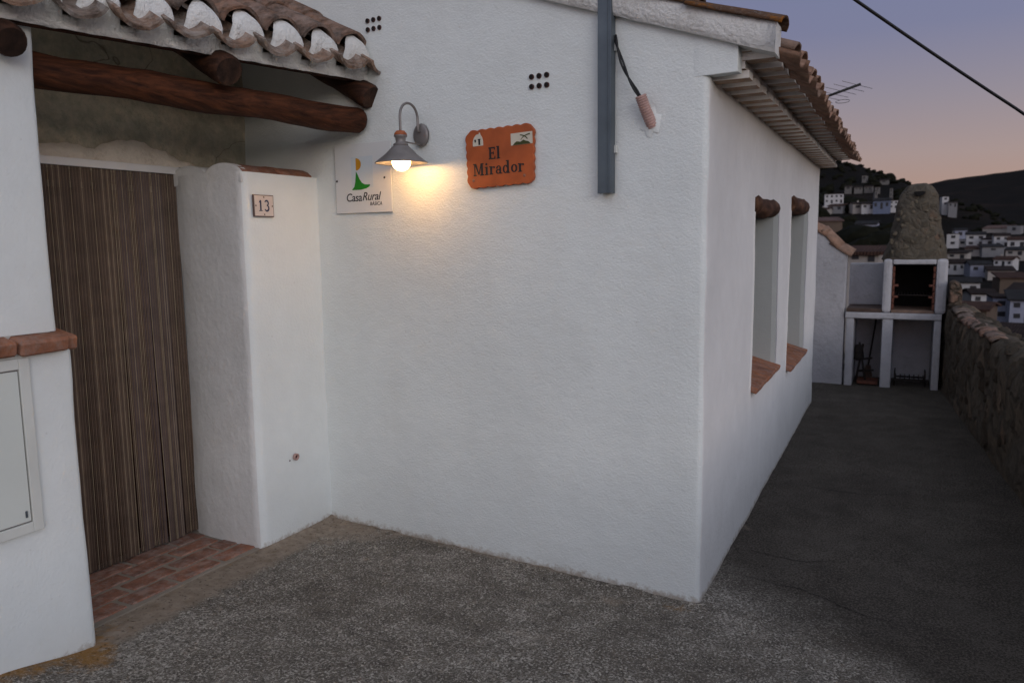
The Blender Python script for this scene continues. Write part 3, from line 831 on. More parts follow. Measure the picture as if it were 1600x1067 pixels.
# pipe stub in the jamb face
st = thing('pipe_stub', 'short reddish plastic pipe end sticking out low on the white jamb wall', 'pipe', mat=frame((-2.997, 3.227, 0.446), (0, 1, 0)))
b = MB(); b.lathe([(0.006, 0.0), (0.013, 0.0), (0.019, 0.002), (0.019, 0.016), (0.014, 0.018), (0.012, 0.004)], 14); b.build('pipe_rim', M_CONDUIT, st, local=True)
b = MB(); b.lathe([(0.0, 0.0045), (0.012, 0.0045)], 14); b.lathe([(0.0, 0.003), (0.005, 0.002)], 8, (-0.042, -0.012, 0)); b.build('pipe_bore', plain('dark_red_hollow', (0.05, 0.012, 0.014), 0.8), st, local=True)

# left-hand wall (pillar face) in two lifts with a brick ledge between
pu = [(-3.66, 1.895)] + arc(-2.945, 1.862, 0.030, 90, 0, 5) + [(-2.912, 1.2), (-2.92, -2.5)]
mb = path_wall(pu[::-1], [1.30 + 0.08 * k for k in range(13)], lambda p: 2.44, (), 0, 0.008, 0.07)
mb.build('upper_wall', M_PORCH, porch)
pl_ = [(-3.66, 1.925)] + arc(-2.925, 1.895, 0.030, 90, 0, 5) + [(-2.893, 1.2), (-2.90, -2.5)]
mb = path_wall(pl_[::-1], [-0.1 + 0.08 * k for k in range(17)], lambda p: 1.245, (), 0, 0.008, 0.07)
mb.build('lower_wall', M_PORCH, porch)
lb = [brick_mesh('ledge_brick', M_TERRA, 0.17, 0.185, 0.056, 0.009, 30 + k) for k in range(3)]
for k in range(9):
    yy = 1.885 - 0.093 - 0.197 * k
    mm = Matrix.Translation((-2.935, yy, 1.272 + (0.002 if k % 2 else 0))) @ Matrix.Rotation(R(13), 4, 'Y')
    link_obj('ledge_brick', lb[k % 3], porch, mat=mm)
mm = Matrix.Translation((-3.02, 1.895, 1.270)) @ Matrix.Rotation(R(90), 4, 'Z') @ Matrix.Rotation(R(10), 4, 'Y')
link_obj('ledge_brick', lb[1], porch, mat=Matrix.Translation((-2.985, 1.892, 1.268)) @ Matrix.Rotation(R(12), 4, 'Y') @ Matrix.Diagonal((1.12, 0.55, 1, 1)))
b = MB(); b.box(-3.3, -2.905, -2.5, 1.86, 1.235, 1.262); b.build('ledge_mortar', M_PLUG, porch)
b = MB(); b.box(-3.3, -2.925, -2.5, 1.86, 1.285, 1.312); b.build('ledge_mortar', M_PORCH, porch, bevel=0.008)

# log beam across the doorway
def log(pts, rad, mats, name, parent, seg=18, seedj=0, amp=0.006):
    P = [Vector(p) for p in pts]; n = 22; A, B = P
    ring = [A.lerp(B, k / n) + Vector((0, 0, 0.004 * math.sin(k * .9 + seedj))) for k in range(n + 1)]
    rr = [rad * (1 + 0.04 * math.sin(k * 0.7 + seedj) + 0.02 * math.sin(k * 2.3)) for k in range(n + 1)]
    ring = [ring[0]] + ring + [ring[-1]]; d = (B - A).normalized() * 0.018
    rr = [rr[0] * 0.86] + rr + [rr[-1] * 0.86]; ring[0] = ring[0] - d; ring[-1] = ring[-1] + d
    mb = MB(); mb.tube(ring, rr, seg, True, 0, True, 1)
    me = mb.mesh(name, mats); jitter(me, amp, 6, seedj)
    return me
link_obj('log_beam', log([(-3.085, 1.62, 2.300), (-2.650, 3.455, 2.262)], 0.066, [M_LOG, M_LOGEND], 'log_beam', porch), porch)
# rafters: logs running up under the canopy
EA = Vector((-2.85, 1.75)); EB = Vector((-2.58, 3.48)); EU = (EB - EA).normalized(); EN = Vector((EU.y, -EU.x))   # along the eave, outward
UP = Vector((-EN.x * math.cos(R(29)), -EN.y * math.cos(R(29)), math.sin(R(29))))
def ev(y, off=0.0, z=0.0):
    t = (y - EA.y) / EU.y; p = EA + EU * t + EN * off
    return Vector((p.x, p.y, z + 2.413 + (y - 1.75) * 0.029))
for y, rz in ((3.455, 0.068), (2.612, 0.070), (1.752, 0.055), (0.93, 0.064)):
    a = ev(y, 0.015, -0.078 if y > 3 else (-0.062 if y > 2 else -0.080)); 
    link_obj('rafter_log', log([a, a + UP * 1.15], rz, [M_RAFT, M_LOGEND], 'rafter_log', porch, seedj=y), porch)
# unseen ceiling, made cream to bounce light below, and white mortar fascia
mb = MB()
q = [ev(y_, -0.085, 0.034) + UP * u_ for y_, u_ in ((-0.6, 0), (3.50, 0), (3.50, 1.6), (-0.6, 1.6))]
up_ = Vector((0, 0, 0.02)); mb.add([tuple(p) for p in q] + [tuple(p + up_) for p in q], [(0, 1, 2, 3), (7, 6, 5, 4), (0, 4, 5, 1), (1, 5, 6, 2), (2, 6, 7, 3), (3, 7, 4, 0)])
mb.build('ceiling', M_CREAM, porch)
b = MB(); q = [ev(y_, o_, 0.002) for y_, o_ in ((-0.6, -0.040), (3.50, -0.040), (3.50, -0.075), (-0.6, -0.075))]
b.add([tuple(p) for p in q] + [tuple(p + Vector((0, 0, 0.03))) for p in q], [(3, 2, 1, 0), (4, 5, 6, 7), (0, 1, 5, 4), (1, 2, 6, 5), (2, 3, 7, 6), (3, 0, 4, 7)])
b.build('eave_board', M_DOOR, porch)
covers = [3.392 - 0.2185 * k for k in range(18)]
# fascia: front skin whose top edge follows the arches of the cover tiles
mb = MB(); n = 420; ya, yb = -0.55, 3.505; NR = 7
for i in range(n + 1):
    y = ya + (yb - ya) * i / n
    h = 0.062
    for c in covers + [3.392 + 0.2185 * 0.82]:
        d = abs(y - c + 0.010 * noise.noise(Vector((c * 5, y * 9, 2)))) / 0.080
        if d < 1: h = max(h, 0.070 + (0.160 + 0.012 * noise.noise(Vector((c * 3, 1, 1)))) * math.sqrt(1 - d * d))
    for j in range(NR + 1):
        t = j / NR; z = h * t
        bulge = 0.034 * math.sin(PI * min(1, max(0, (z - 0.03) / 0.2))) if h > 0.1 else 0
        pos = ev(y, -0.012 + bulge + 0.010 * noise.noise(Vector((y * 9, z * 12, 0))) - (0.03 if t > 0.99 else 0), z + (0.006 * noise.noise(Vector((y * 16, 0, 5))) if j == 0 else 0))
        mb.v.append(tuple(pos))
    mb.v.append(tuple(ev(y, -0.05, 0.01)))
w = NR + 2
for i in range(n):
    for j in range(NR):
        a = i * w + j; mb.f.append((a, a + w, a + w + 1, a + 1)); mb.mi.append(0); mb.sm.append(True)
    a = i * w; mb.f.append((a + NR + 1, a + w + NR + 1, a + w, a)); mb.mi.append(0); mb.sm.append(True)
mb.build('mortar_fascia', M_PLUG, porch)
# canopy tiles: troughs and covers in courses up the slope
tr = [tile_mesh('canopy_tile', M_TILE_TROUGH, 0.44, 0.112, 0.097, 0.015, 9, 40 + k, (28, 152)) for k in range(3)]
cv = [tile_mesh('canopy_tile', M_TILE_OLD, 0.42, 0.104, 0.090, 0.015, 10, 50 + k) for k in range(3)]
for k, c in enumerate(covers):
    for course in range(4 if c > 0.8 else 1):
        up = UP * (0.34 * course)
        yt = c + 0.10925
        if k == 0: yt = c + 0.099
        a = ev(yt, 0.112 + random.uniform(-.014, .014), 0.118) + up
        link_obj('canopy_tile', tr[(k + course) % 3], porch, mat=basis(a, UP + Vector((0, 0, -0.03)), (0, 0, -1)) @ Matrix.Rotation(R(random.uniform(-3, 3)), 4, 'X'))
        a = ev(c, -0.045 + random.uniform(-.010, .010), 0.150 + random.uniform(-.004, .004)) + up
        link_obj('canopy_tile', cv[(k + course) % 3], porch, mat=basis(a, UP + Vector((0, 0, -0.04)), (0, 0, 1)))
# last trough against the house wall
# mortar sealing canopy to the house wall
mb = MB(); n = 14
for k in range(n + 1):
    a = ev(3.50, -0.05, 0.11) + UP * (1.5 * k / n)
    for (dy, dz) in ((-0.03, 0.035), (0.0, 0.075), (0.012, 0.0), (-0.05, -0.02)):
        q = noise.noise_vector(Vector((k * .7, dy * 20, dz * 20))) * 0.008
        mb.v.append((a.x + q.x, fy(a.x) + dy + 0.002 + q.y, a.z + dz + q.z))
for k in range(n):
    for j in range(4):
        a = 4 * k + j; b = 4 * k + (j + 1) % 4; mb.f.append((a, b, b + 4, a + 4)); mb.mi.append(0); mb.sm.append(True)
mb.build('flashing_mortar', M_VERGE, porch)

# brick doorstep
step = thing('doorstep', 'worn red brick doorstep laid flat in mortar below the strand curtain', 'doorstep', (-3.3, 2.5, 0))
b = MB()
sp = [(-3.66, 1.80), (-3.035, 1.80), (-3.030, 2.2), (-3.045, 2.6), (-3.030, 2.97), (-3.66, 3.04)]
b.prism(sp, -0.02, 0.009); b.build('mortar_bed', stucco('doorstep_mortar', (0.33, 0.285, 0.235), 0.2, 0.004, 60), step)
stb = [brick_mesh('brick', M_STEP, 0.246, 0.104, 0.04, 0.004, 60 + k) for k in range(4)]
for row in range(4):
    x = -3.49 + 0.1255 * row
    y = 2.86 - (0.135 if row % 2 else 0.0) + 0.03 * row + 0.06
    k = 0
    while y > 1.75:
        l = 1.0
        ye = y + 0.126; ymax = 2.965 if x < -3.1 else 2.93
        if ye > ymax:
            l = max(0.3, (ymax - (y - 0.126)) / 0.252); yc = ymax - 0.126 * l
        else: yc = y
        mm = Matrix.Translation((x + random.uniform(-.003, .003), yc, -0.005 + random.uniform(-.0015, .0015))) @ Matrix.Rotation(R(90 + random.uniform(-1.2, 1.2)), 4, 'Z') @ Matrix.Diagonal((l, 1, 1, 1))
        link_obj('brick', stb[(k + row) % 4], step, mat=mm)
        y -= 0.270; k += 1

# strand curtain
cur = thing('strand_curtain', 'brown and beige strand curtain hanging from a white rail in the doorway', 'curtain', (-3.53, 2.4, 0))
b = MB(); b.box(-3.545, -3.505, 1.82, 3.015, 1.995, 2.032); b.build('rail', M_RAIL, cur, bevel=0.003)
b = MB(); b.box(-3.543, -3.503, 3.016, 3.022, 1.993, 2.034); b.build('rail_cap', M_IRON, cur)
mats = [plain('dark_brown_strand', (0.085, 0.055, 0.038), 0.5, 0, .2), plain('brown_strand', (0.135, 0.092, 0.066), 0.5, 0, .2), plain('beige_strand', (0.29, 0.225, 0.155), 0.45, 0, .15), plain('violet_brown_strand', (0.10, 0.070, 0.066), 0.5, 0, .2)]
mb = MB(); ns = 150; y0, y1 = 1.83, 2.995
for i in range(ns):
    y = y0 + (y1 - y0) * (i + 0.5) / ns
    rr = random.random()
    mi = 2 if (i % 7 == 3 or rr < 0.06) else (1 if i % 2 else 0)
    if 2.62 < y < 2.90 and mi != 2: mi = 3 if i % 2 else 1
    ph = 0.007 * math.sin(y * 23) + 0.004 * math.sin(y * 57 + 1)
    sway = 0.012 * math.sin(y * 7.0 + 0.6) + 0.002 * (random.random() - .5) 
    gapv = sum((1 if y > g else -1) * a_ * math.exp(-abs(y - g) / 0.03) for g, a_ in ((2.31, 0.007), (2.62, 0.006), (2.775, 0.008), (2.90, 0.006)))
    pts = []
    for k in range(9):
        t = k / 8; z = 1.996 - t * (1.968 + 0.01 * random.random() * (k == 8))
        pts.append((-3.525 + (ph) * (0.3 + t) * 0.9, y + sway * t * t + gapv * max(0, t - 0.15), z))
    mb.tube(pts, 0.0036 if mi != 2 else 0.0024, 5, False, mi, True)
o = mb.build('strands', mats, cur, kind='stuff')

# ================================================================== things on the walls
# meter cabinet
cab = thing('meter_cabinet', 'pale grey metal meter cabinet set in the white wall left of the doorway', 'meter cabinet', (-2.89, 1.45, 0.57))
def ring_box(mb, x0, x1, ya, yb, za, zb, w):
    mb.box(x0, x1, ya, ya + w, za, zb); mb.box(x0, x1, yb - w, yb, za, zb); mb.box(x0, x1, ya + w, yb - w, za, za + w); mb.box(x0, x1, ya + w, yb - w, zb - w, zb)
b = MB(); ring_box(b, -2.95, -2.880, 1.10, 1.742, 0.562, 1.218, 0.040); b.build('frame', M_CABF, cab, bevel=0.003)
b = MB(); b.box(-2.95, -2.888, 1.141, 1.701, 0.603, 1.177); b.build('back', M_LAMPM, cab)
b = MB(); b.box(-2.889, -2.882, 1.145, 1.6965, 0.6075, 1.1725); b.build('cabinet_door', M_CAB, cab, bevel=0.002)
b = MB(); b.box(-2.8815, -2.878, 1.676, 1.683, 0.625, 0.650); b.build('hinge', M_GALV, cab)

# number tile
nt_ = thing('house_number_tile', 'small square glazed tile with the number 13 on the jamb wall', 'house number', mat=frame((-2.994, 3.084, 1.816), (0, 1, 0)))
b = MB(); b.box(-0.070, 0.070, -0.056, 0.056, -0.004, 0.006); b.build('tile_border', M_TILEB, nt_, local=True, bevel=0.001)
b = MB(); b.box(-0.0655, 0.0655, -0.0515, 0.0515, 0.0, 0.0075); b.build('tile_face', M_TILEW, nt_, local=True, bevel=0.001)
b = MB()
b.box(-0.030, -0.020, -0.024, 0.026, 0.0078, 0.0086); b.box(-0.038, -0.012, -0.027, -0.0235, 0.0079, 0.0087)
b.add([(-0.038, 0.014, .0081), (-0.0295, 0.017, .0081), (-0.0295, 0.029, .0081), (-0.022, 0.029, .0081), (-0.022, 0.022, .0081)], [(0, 1, 4, 3, 2)])
b.build('numeral', M_BLUEINK, nt_, local=True)
def ribbon(mb, pts, ws, z, mi=0):
    P = [Vector(p) for p in pts]; n = len(P); vs = []
    for i, p in enumerate(P):
        t = (P[min(i + 1, n - 1)] - P[max(i - 1, 0)]).normalized(); a = Vector((-t.y, t.x)) * ws[i] / 2
        vs += [(p.x + a.x, p.y + a.y, z), (p.x - a.x, p.y - a.y, z)]
    mb.add(vs, [(2 * i + 1, 2 * i + 3, 2 * i + 2, 2 * i) for i in range(n - 1)], mi)
b = MB()
def arcp(cx, cy, rx, ry, a0, a1, n=12): return [(cx + rx * math.cos(R(a0 + (a1 - a0) * k / n)), cy + ry * math.sin(R(a0 + (a1 - a0) * k / n))) for k in range(n + 1)]
p1 = arcp(0.017, 0.0145, 0.0125, 0.0125, 160, -85, 12); ribbon(b, p1, [0.006 + 0.004 * math.sin(PI * k / 12) for k in range(13)], 0.0082)
p1 = arcp(0.017, -0.011, 0.0145, 0.0145, 88, -160, 12); ribbon(b, p1, [0.0055 + 0.005 * math.sin(PI * k / 12) for k in range(13)], 0.0084)
b.build('numeral', M_BLUEINK, nt_, local=True)
b = MB()
for x, y in ((-0.058, 0), (0.058, 0), (0, 0.044), (0, -0.044)): b.box(x - 0.004, x + 0.004, y - 0.004, y + 0.004, 0.0075, 0.0083)
b.build('corner_motif', M_TILEB, nt_, local=True)

# casa rural panel: pixel frame measured 527..613 x 222..334
cr = thing('guesthouse_panel', 'white acrylic panel with green and ochre logo reading Casa Rural BASICA', 'sign', mat=frame(fpt(-2.640, 1.965, 0.004), FT))
b = MB(); b.box(-0.205, 0.195, -0.184, 0.184, 0.0, 0.0055); b.build('panel', M_SIGNW, cr, local=True, bevel=0.001)
b = MB(); b.box(-0.205, 0.195, -0.1856, -0.1843, 0.0, 0.005); b.box(-0.2066, -0.2053, -0.184, 0.184, 0.0, 0.005); b.build('panel_edge', M_LAMPM, cr, local=True)
b = MB(); b.box(-0.085, 0.07, -0.05, 0.115, 0.0057, 0.0060); b.build('sky_field', M_SKYP, cr, local=True)
b = MB(); pts = [(-0.050, 0.108)] + [(-0.050 + 0.037 * math.sin(R(a)), 0.075 + 0.033 * math.cos(R(a))) for a in range(20, 175, 14)] + [(-0.050, 0.045)]
b.prism(pts[::-1], 0.0060, 0.0066); b.build('ochre_half_disc', M_OCHRE, cr, local=True)
b = MB(); pts = [(-0.050, 0.038), (-0.040, 0.022), (-0.026, -0.004), (-0.010, -0.024), (0.012, -0.034), (0.048, -0.035), (0.044, -0.045), (0.02, -0.055), (-0.02, -0.061), (-0.085, -0.060), (-0.066, -0.044), (-0.058, -0.020)]
b.prism(pts[::-1], 0.0060, 0.0067); b.build('green_hill', M_GREEN, cr, local=True)
me = text_mesh('Casa', 0.062, M_INK, 0.12, 0.0004, name='lettering', space=0.95)
link_obj('lettering', me, cr, local=True, mat=Matrix.Translation((-0.072, -0.121, 0.0060)))
me = text_mesh('Rural', 0.062, M_INK, 0.32, 0.0004, name='lettering', space=0.95)
link_obj('lettering', me, cr, local=True, mat=Matrix.Translation((0.050, -0.118, 0.0060)))
me = text_mesh('B\u00c1SICA', 0.026, M_INKG, 0.2, 0.0003, name='lettering')
link_obj('lettering', me, cr, local=True, mat=Matrix.Translation((0.084, -0.146, 0.0060)))
b = MB(); b.lathe([(0, 0.010), (0.005, 0.009), (0.006, 0.0055)], 10, (-0.193, -0.008, 0)); b.lathe([(0, 0.010), (0.005, 0.009), (0.006, 0.0055)], 10, (0.150, -0.004, 0)); b.build('screw', M_IRON, cr, local=True)

# El Mirador plaque
pq = thing('clay_plaque', 'orange scalloped clay plaque with black letters El Mirador beside the lamp', 'sign', mat=frame(fpt(-1.762, 2.018, 0.004), FT) @ Matrix.Rotation(R(1.5), 4, 'Z'))
pts = []
def side(ax, ay, bx, by, nwave, amp, n=40):
    dx, dy = bx - ax, by - ay; l = math.hypot(dx, dy); nx, ny = dy / l, -dx / l
    for k in range(n):
        t = k / n; w = abs(math.sin(PI * t * nwave)) * amp; pts.append((ax + dx * t + nx * w, ay + dy * t + ny * w))
hw, hh = 0.190, 0.134; c_ = 0.018
side(-hw + c_, -hh, hw - c_, -hh + 0.004, 7, 0.007); side(hw - c_ + 0.008, -hh + 0.012, hw, hh - c_, 6, 0.006)
side(hw - c_, hh, -hw + c_, hh, 7, 0.007); side(-hw, hh - c_, -hw + 0.003, -hh + c_, 6, 0.006)
b = MB(); b.prism(pts, 0.0, 0.018); b.build('plaque_body', M_PLAQ, pq, local=True, bevel=0.003)
zt = 0.0186
# ivory little house and its windows
b = MB(); pts = [(-0.150, 0.062), (-0.090, 0.062), (-0.090, 0.082), (-0.094, 0.100), (-0.104, 0.114), (-0.106, 0.124), (-0.112, 0.124), (-0.113, 0.117), (-0.128, 0.116), (-0.142, 0.103), (-0.149, 0.085)]
b.prism(pts, 0.0175, zt + 0.001); b.build('white_house_motif', M_IVORY, pq, local=True)
b = MB(); b.box(-0.116, -0.106, 0.066, 0.094, zt + .0010, zt + 0.002); b.box(-0.119, -0.103, 0.090, 0.0945, zt + .0012, zt + 0.0022); b.box(-0.138, -0.131, 0.080, 0.092, zt + .001, zt + 0.002); b.box(-0.140, -0.129, 0.089, 0.0925, zt + .0012, zt + 0.0022); b.build('window_motif', M_INK, pq, local=True)
b = MB(); b.box(0.068, 0.186, 0.045, 0.100, 0.0175, zt + 0.001); b.build('white_card_motif', M_IVORY, pq, local=True)
b = MB(); ribbon(b, arcp(0.105, 0.062, 0.055, 0.028, 75, 10, 10), [0.005] * 11, zt + 0.0020); ribbon(b, arcp(0.185, 0.060, 0.062, 0.030, 100, 170, 10), [0.0045 * (1 - k / 14) + 0.0015 for k in range(11)], zt + 0.0024)
pts = [(0.078, 0.0455), (0.176, 0.0455), (0.165, 0.056), (0.150, 0.060), (0.138, 0.066), (0.120, 0.058), (0.100, 0.062), (0.09, 0.056)]
b.prism(pts, zt + 0.0008, zt + 0.0016); b.build('plough_motif', M_OLIVE, pq, local=True)
# serif letters, each its own mesh
def glyph(parts, x, y, h):
    mb = MB(); z = zt
    for i, p in enumerate(parts):
        zz = z + 0.0008 + 0.00008 * i
        if p[0] == 'b':
            _, x0, y0, x1, y1 = p; mb.box(x + x0 * h, x + x1 * h, y + y0 * h, y + y1 * h, zz - 0.0012, zz)
        elif p[0] == 'q':
            mb.add([(x + a * h, y + c * h, zz) for a, c in p[1]], [tuple(range(len(p[1])))])
        elif p[0] == 'r':
            _, cx, cy, rx, ry, a0, a1, w0, w1 = p; pts = arcp(cx, cy, rx, ry, a0, a1, 16)
            ribbon(mb, [(x + a * h, y + c * h) for a, c in pts], [(w0 + (w1 - w0) * abs(math.cos(R(a0 + (a1 - a0) * k / 16)))) * h for k in range(17)], zz)
    return mb.build('letter', M_INK, pq, local=True)
st_ = 0.19
GL = {
 'E': [('b', .06, 0, .06 + st_, 1), ('b', 0, 0, .66, .11), ('b', 0, .89, .64, 1), ('b', .2, .46, .5, .56), ('b', .57, .0, .66, .26), ('b', .55, .76, .64, 1), ('b', .44, .38, .51, .64)],
 'l': [('b', .08, 0, .08 + st_, 1.04), ('b', 0, 0, .35, .08), ('b', 0, .96, .2, 1.04)],
 'M': [('b', .05, 0, .14, 1), ('b', .72, 0, .72 + st_, 1), ('q', [(.06, 1), (.46, .08), (.56, .08), (.27, 1)]), ('q', [(.46, .08), (.56, .08), (.82, 1), (.70, 1)]), ('b', -.04, 0, .26, .09), ('b', .62, 0, 1.0, .09), ('b', -.04, .91, .2, 1), ('b', .76, .91, 1.0, 1)],
 'i': [('b', .08, 0, .08 + st_, .68), ('b', 0, 0, .35, .08), ('b', 0, .60, .2, .68), ('r', .175, .88, .05, .05, 0, 360, .1, .1)],
 'r': [('b', .08, 0, .08 + st_, .68), ('b', 0, 0, .37, .08), ('b', 0, .60, .2, .68), ('r', .42, .42, .18, .20, 165, 60, .06, .10), ('r', .49, .57, .045, .045, 0, 360, .09, .09)],
 'a': [('b', .36, .05, .36 + st_ * .9, .5), ('r', .30, .47, .16, .17, 160, 0, .07, .14), ('r', .26, .20, .17, .155, 40, 330, .06, .15), ('b', .42, 0, .64, .08), ('r', .14, .5, .04, .04, 0, 360, .08, .08)],
 'd': [('b', .40, 0, .40 + st_, 1.04), ('r', .27, .34, .20, .29, 30, 330, .07, .17), ('b', .45, 0, .68, .08), ('b', .32, .96, .5, 1.04)],
 'o': [('r', .31, .34, .22, .28, 0, 360, .07, .18)],
}
ADV = {'E': .78, 'l': .42, 'M': 1.1, 'i': .44, 'r': .62, 'a': .70, 'd': .78, 'o': .68}
def word(wd, x, y, h):
    for ch in wd: glyph(GL[ch], x, y, h); x += ADV[ch] * h
word('El', -0.060, -0.008, 0.057)
word('Mirador', -0.150, -0.080, 0.0585)
b = MB(); b.lathe([(0, 0.0215), (0.006, 0.020), (0.008, 0.018)], 10, (-0.155, -0.100, 0)); b.lathe([(0, 0.0215), (0.006, 0.020), (0.008, 0.018)], 10, (0.135, -0.098, 0)); b.build('plaster_dot', M_TERRA, pq, local=True)

# wall lamp
lampx = -2.238
lm = frame(fpt(lampx, 2.158, 0.006), FT)
lamp = thing('wall_lamp', 'grey conical wall lamp on a hooked arm, its round bulb lit', 'lamp', mat=lm)
# local: x along wall, y up, z out of the wall
b = MB(); n = 28
pr = [(0.0, 0.016), (0.045, 0.016), (0.056, 0.012), (0.058, 0.0), (0.0, 0.0)]
vs = [(r * math.cos(2 * PI * k / n) * 0.82, r * math.sin(2 * PI * k / n) * 1.0, z) for r, z in pr for k in range(n)]
b.add(vs, [(i * n + k, i * n + (k + 1) % n, (i + 1) * n + (k + 1) % n, (i + 1) * n + k)[::-1] for i in range(len(pr) - 1) for k in range(n)], 0, True)
b.build('back_plate', M_LAMPM, lamp, local=True)
OUT = 0.168; topy = 0.128
arm = [(0, 0.018, 0.012)] + [(0, 0.018 + 0.01 * k, 0.03) for k in range(0, 6)]
for k in range(0, 17):
    a = PI * k / 16; arm.append((0, 0.075 + 0.070 * math.sin(a), 0.030 + (OUT - 0.030) / 2 * (1 - math.cos(a))))
arm += [(0, 0.075 - 0.02 * k, OUT) for k in range(1, 5)]
b = MB(); b.tube(arm, 0.0065, 10); b.build('arm', M_LAMPM, lamp, local=True)
def vlathe(mb, prof, seg=36):
    vs = [(r * math.cos(2 * PI * k / seg), y, OUT + r * math.sin(2 * PI * k / seg)) for r, y in prof for k in range(seg)]
    mb.add(vs, [(i * seg + k, i * seg + (k + 1) % seg, (i + 1) * seg + (k + 1) % seg, (i + 1) * seg + k) for i in range(len(prof) - 1) for k in range(seg)], 0, True)
b = MB(); vlathe(b, [(0.004, 0.006), (0.020, 0.004), (0.030, -0.008), (0.032, -0.016), (0.026, -0.022)]); b.build('collar', M_LAMPO, lamp, local=True)
b = MB(); vlathe(b, [(0.031, -0.016), (0.034, -0.022), (0.026, -0.030), (0.024, -0.048), (0.028, -0.056), (0.036, -0.058), (0.038, -0.064), (0.030, -0.066)]); b.build('neck', M_LAMPM, lamp, local=True)
b = MB(); vlathe(b, [(0.030, -0.060), (0.036, -0.066), (0.080, -0.110), (0.128, -0.148), (0.131, -0.151), (0.129, -0.153), (0.124, -0.149), (0.078, -0.114), (0.034, -0.071), (0.004, -0.068)]); b.build('shade', M_LAMPM, lamp, local=True)
b = MB(); b.tube([(0.012, -0.048, OUT - 0.02), (0.005, -0.050, 0.012)], 0.004, 8); b.build('stay_rod', M_LAMPM, lamp, local=True)
b = MB(); prof = [(0.014, -0.085), (0.018, -0.100)] + [(0.047 * math.sin(R(a)), -0.1435 + 0.047 * math.cos(R(a))) for a in range(24, 181, 12)]
vlathe(b, prof, 28); b.build('bulb', M_BULB, lamp, local=True)
pl_d = bpy.data.lights.new('bulb_light', 'POINT'); pl_d.energy = 4.6; pl_d.color = (1.0, 0.57, 0.24); pl_d.shadow_soft_size = 0.022
plo = bpy.data.objects.new('bulb_light', pl_d); C.objects.link(plo); plo.parent = lamp; plo.location = (0, -0.1435, OUT)

# steel post bracket standing off the wall
post = thing('steel_post', 'blue grey galvanised steel channel post fixed against the white front wall', 'post', mat=frame(fpt(-1.202, 1.822, 0.008), FT))
b = MB()
ext = 1.9; w_ = 0.033; t_ = 0.003
b.box(-w_, w_, 0, ext, 0.036, 0.040); b.box(-w_, -w_ + t_, 0, ext, 0.0, 0.0358); b.box(w_ - t_, w_, 0, ext, 0.0, 0.0358)
b.build('channel', M_GALV, post, local=True, bevel=0.001)
b = MB(); b.box(0.010, 0.014, 0.0005, ext, 0.0402, 0.043); b.box(0.026, 0.0325, 0.0005, ext, 0.0402, 0.0445); b.build('rib', M_GALV, post, local=True)
b = MB(); b.box(-w_ + 0.004, w_ - 0.004, 0.002, 0.03, 0.004, 0.0355); b.build('end_shadow_plate', M_GALV_D, post, local=True)  # dark plate standing for the shade inside the post's open end
for zz in (0.19, 0.62):
    b = MB(); b.box(w_ + 0.0005, w_ + 0.010, zz - 0.016, zz + 0.016, -0.006, 0.012); b.build('fixing_lug', M_CABF, post, local=True)

# corrugated conduit with twin cable
co = thing('corrugated_conduit', 'short pink corrugated conduit end bent out of the front wall', 'conduit', mat=frame(fpt(-1.014, 2.17, 0.0), FT))
b = MB(); path_ = []; rr = []
A = Vector((-0.018, 0.050, 0.056)); Bv = Vector((0.012, -0.070, -0.006)); n = 54
for k in range(n + 1):
    t = k / n; path_.append(A.lerp(Bv, t) + Vector((0, 0, 0.008 * math.sin(PI * t)))); rr.append(0.0228 + (0.0022 if (k // 2) % 2 else -0.0006))
b.tube(path_, rr, 16, False); b.build('corrugated_sleeve', M_CONDUIT, co, local=True)
b = MB(); d = (Bv - A).normalized(); b.tube([A + d * 0.010, A + d * 0.012], 0.0215, 16, True, 0); b.build('sleeve_mouth', plain('conduit_inside', (0.16, 0.09, 0.075), 0.8), co, local=True)
b = MB(); vs = []
for k in range(16):
    a = 2 * PI * k / 16
    for r_, z_ in ((0.034, 0.006), (0.05 + 0.012 * math.sin(k * 2.3), 0.0)): vs.append((0.006 + r_ * math.cos(a) * 0.9, -0.055 + r_ * math.sin(a) * 1.2, z_))
cap_ = MB(); cap_.add(vs + [(0.006, -0.06, 0.014)], [(2 * k, 2 * k + 1, (2 * k + 3) % 32, (2 * k + 2) % 32) for k in range(16)] + [(2 * k, (2 * k + 2) % 32, 32) for k in range(16)], 0, True)
cap_.build('plaster_patch', stucco('fresh_white_plaster', (0.755, 0.79, 0.78), 0.04, 0.003, 60), co, local=True)
cab2 = thing('twin_black_cable', 'twisted pair of black cables running from the steel post into the conduit', 'cable', tuple(fpt(-1.1, 2.3, 0.05)))
mm = co.matrix_basis
for s_ in (0, 1):
    pts = []
    e = mm @ (A + Vector((0, -0.01, 0))); a0 = fpt(-1.168, 2.49, 0.02)
    for k in range(19):
        t = k / 18; c0 = a0.lerp(e, t) + Vector((0.012 * math.sin(PI * t) * -1, 0, -0.012 * math.sin(PI * t)))
        ang = t * 7 + s_ * PI; pts.append(c0 + FT * 0.0055 * math.cos(ang) + FN * 0.0055 * math.sin(ang))
    b = MB(); b.tube(pts, 0.0048, 7); b.build('cable_core', M_BLACKPL, cab2)

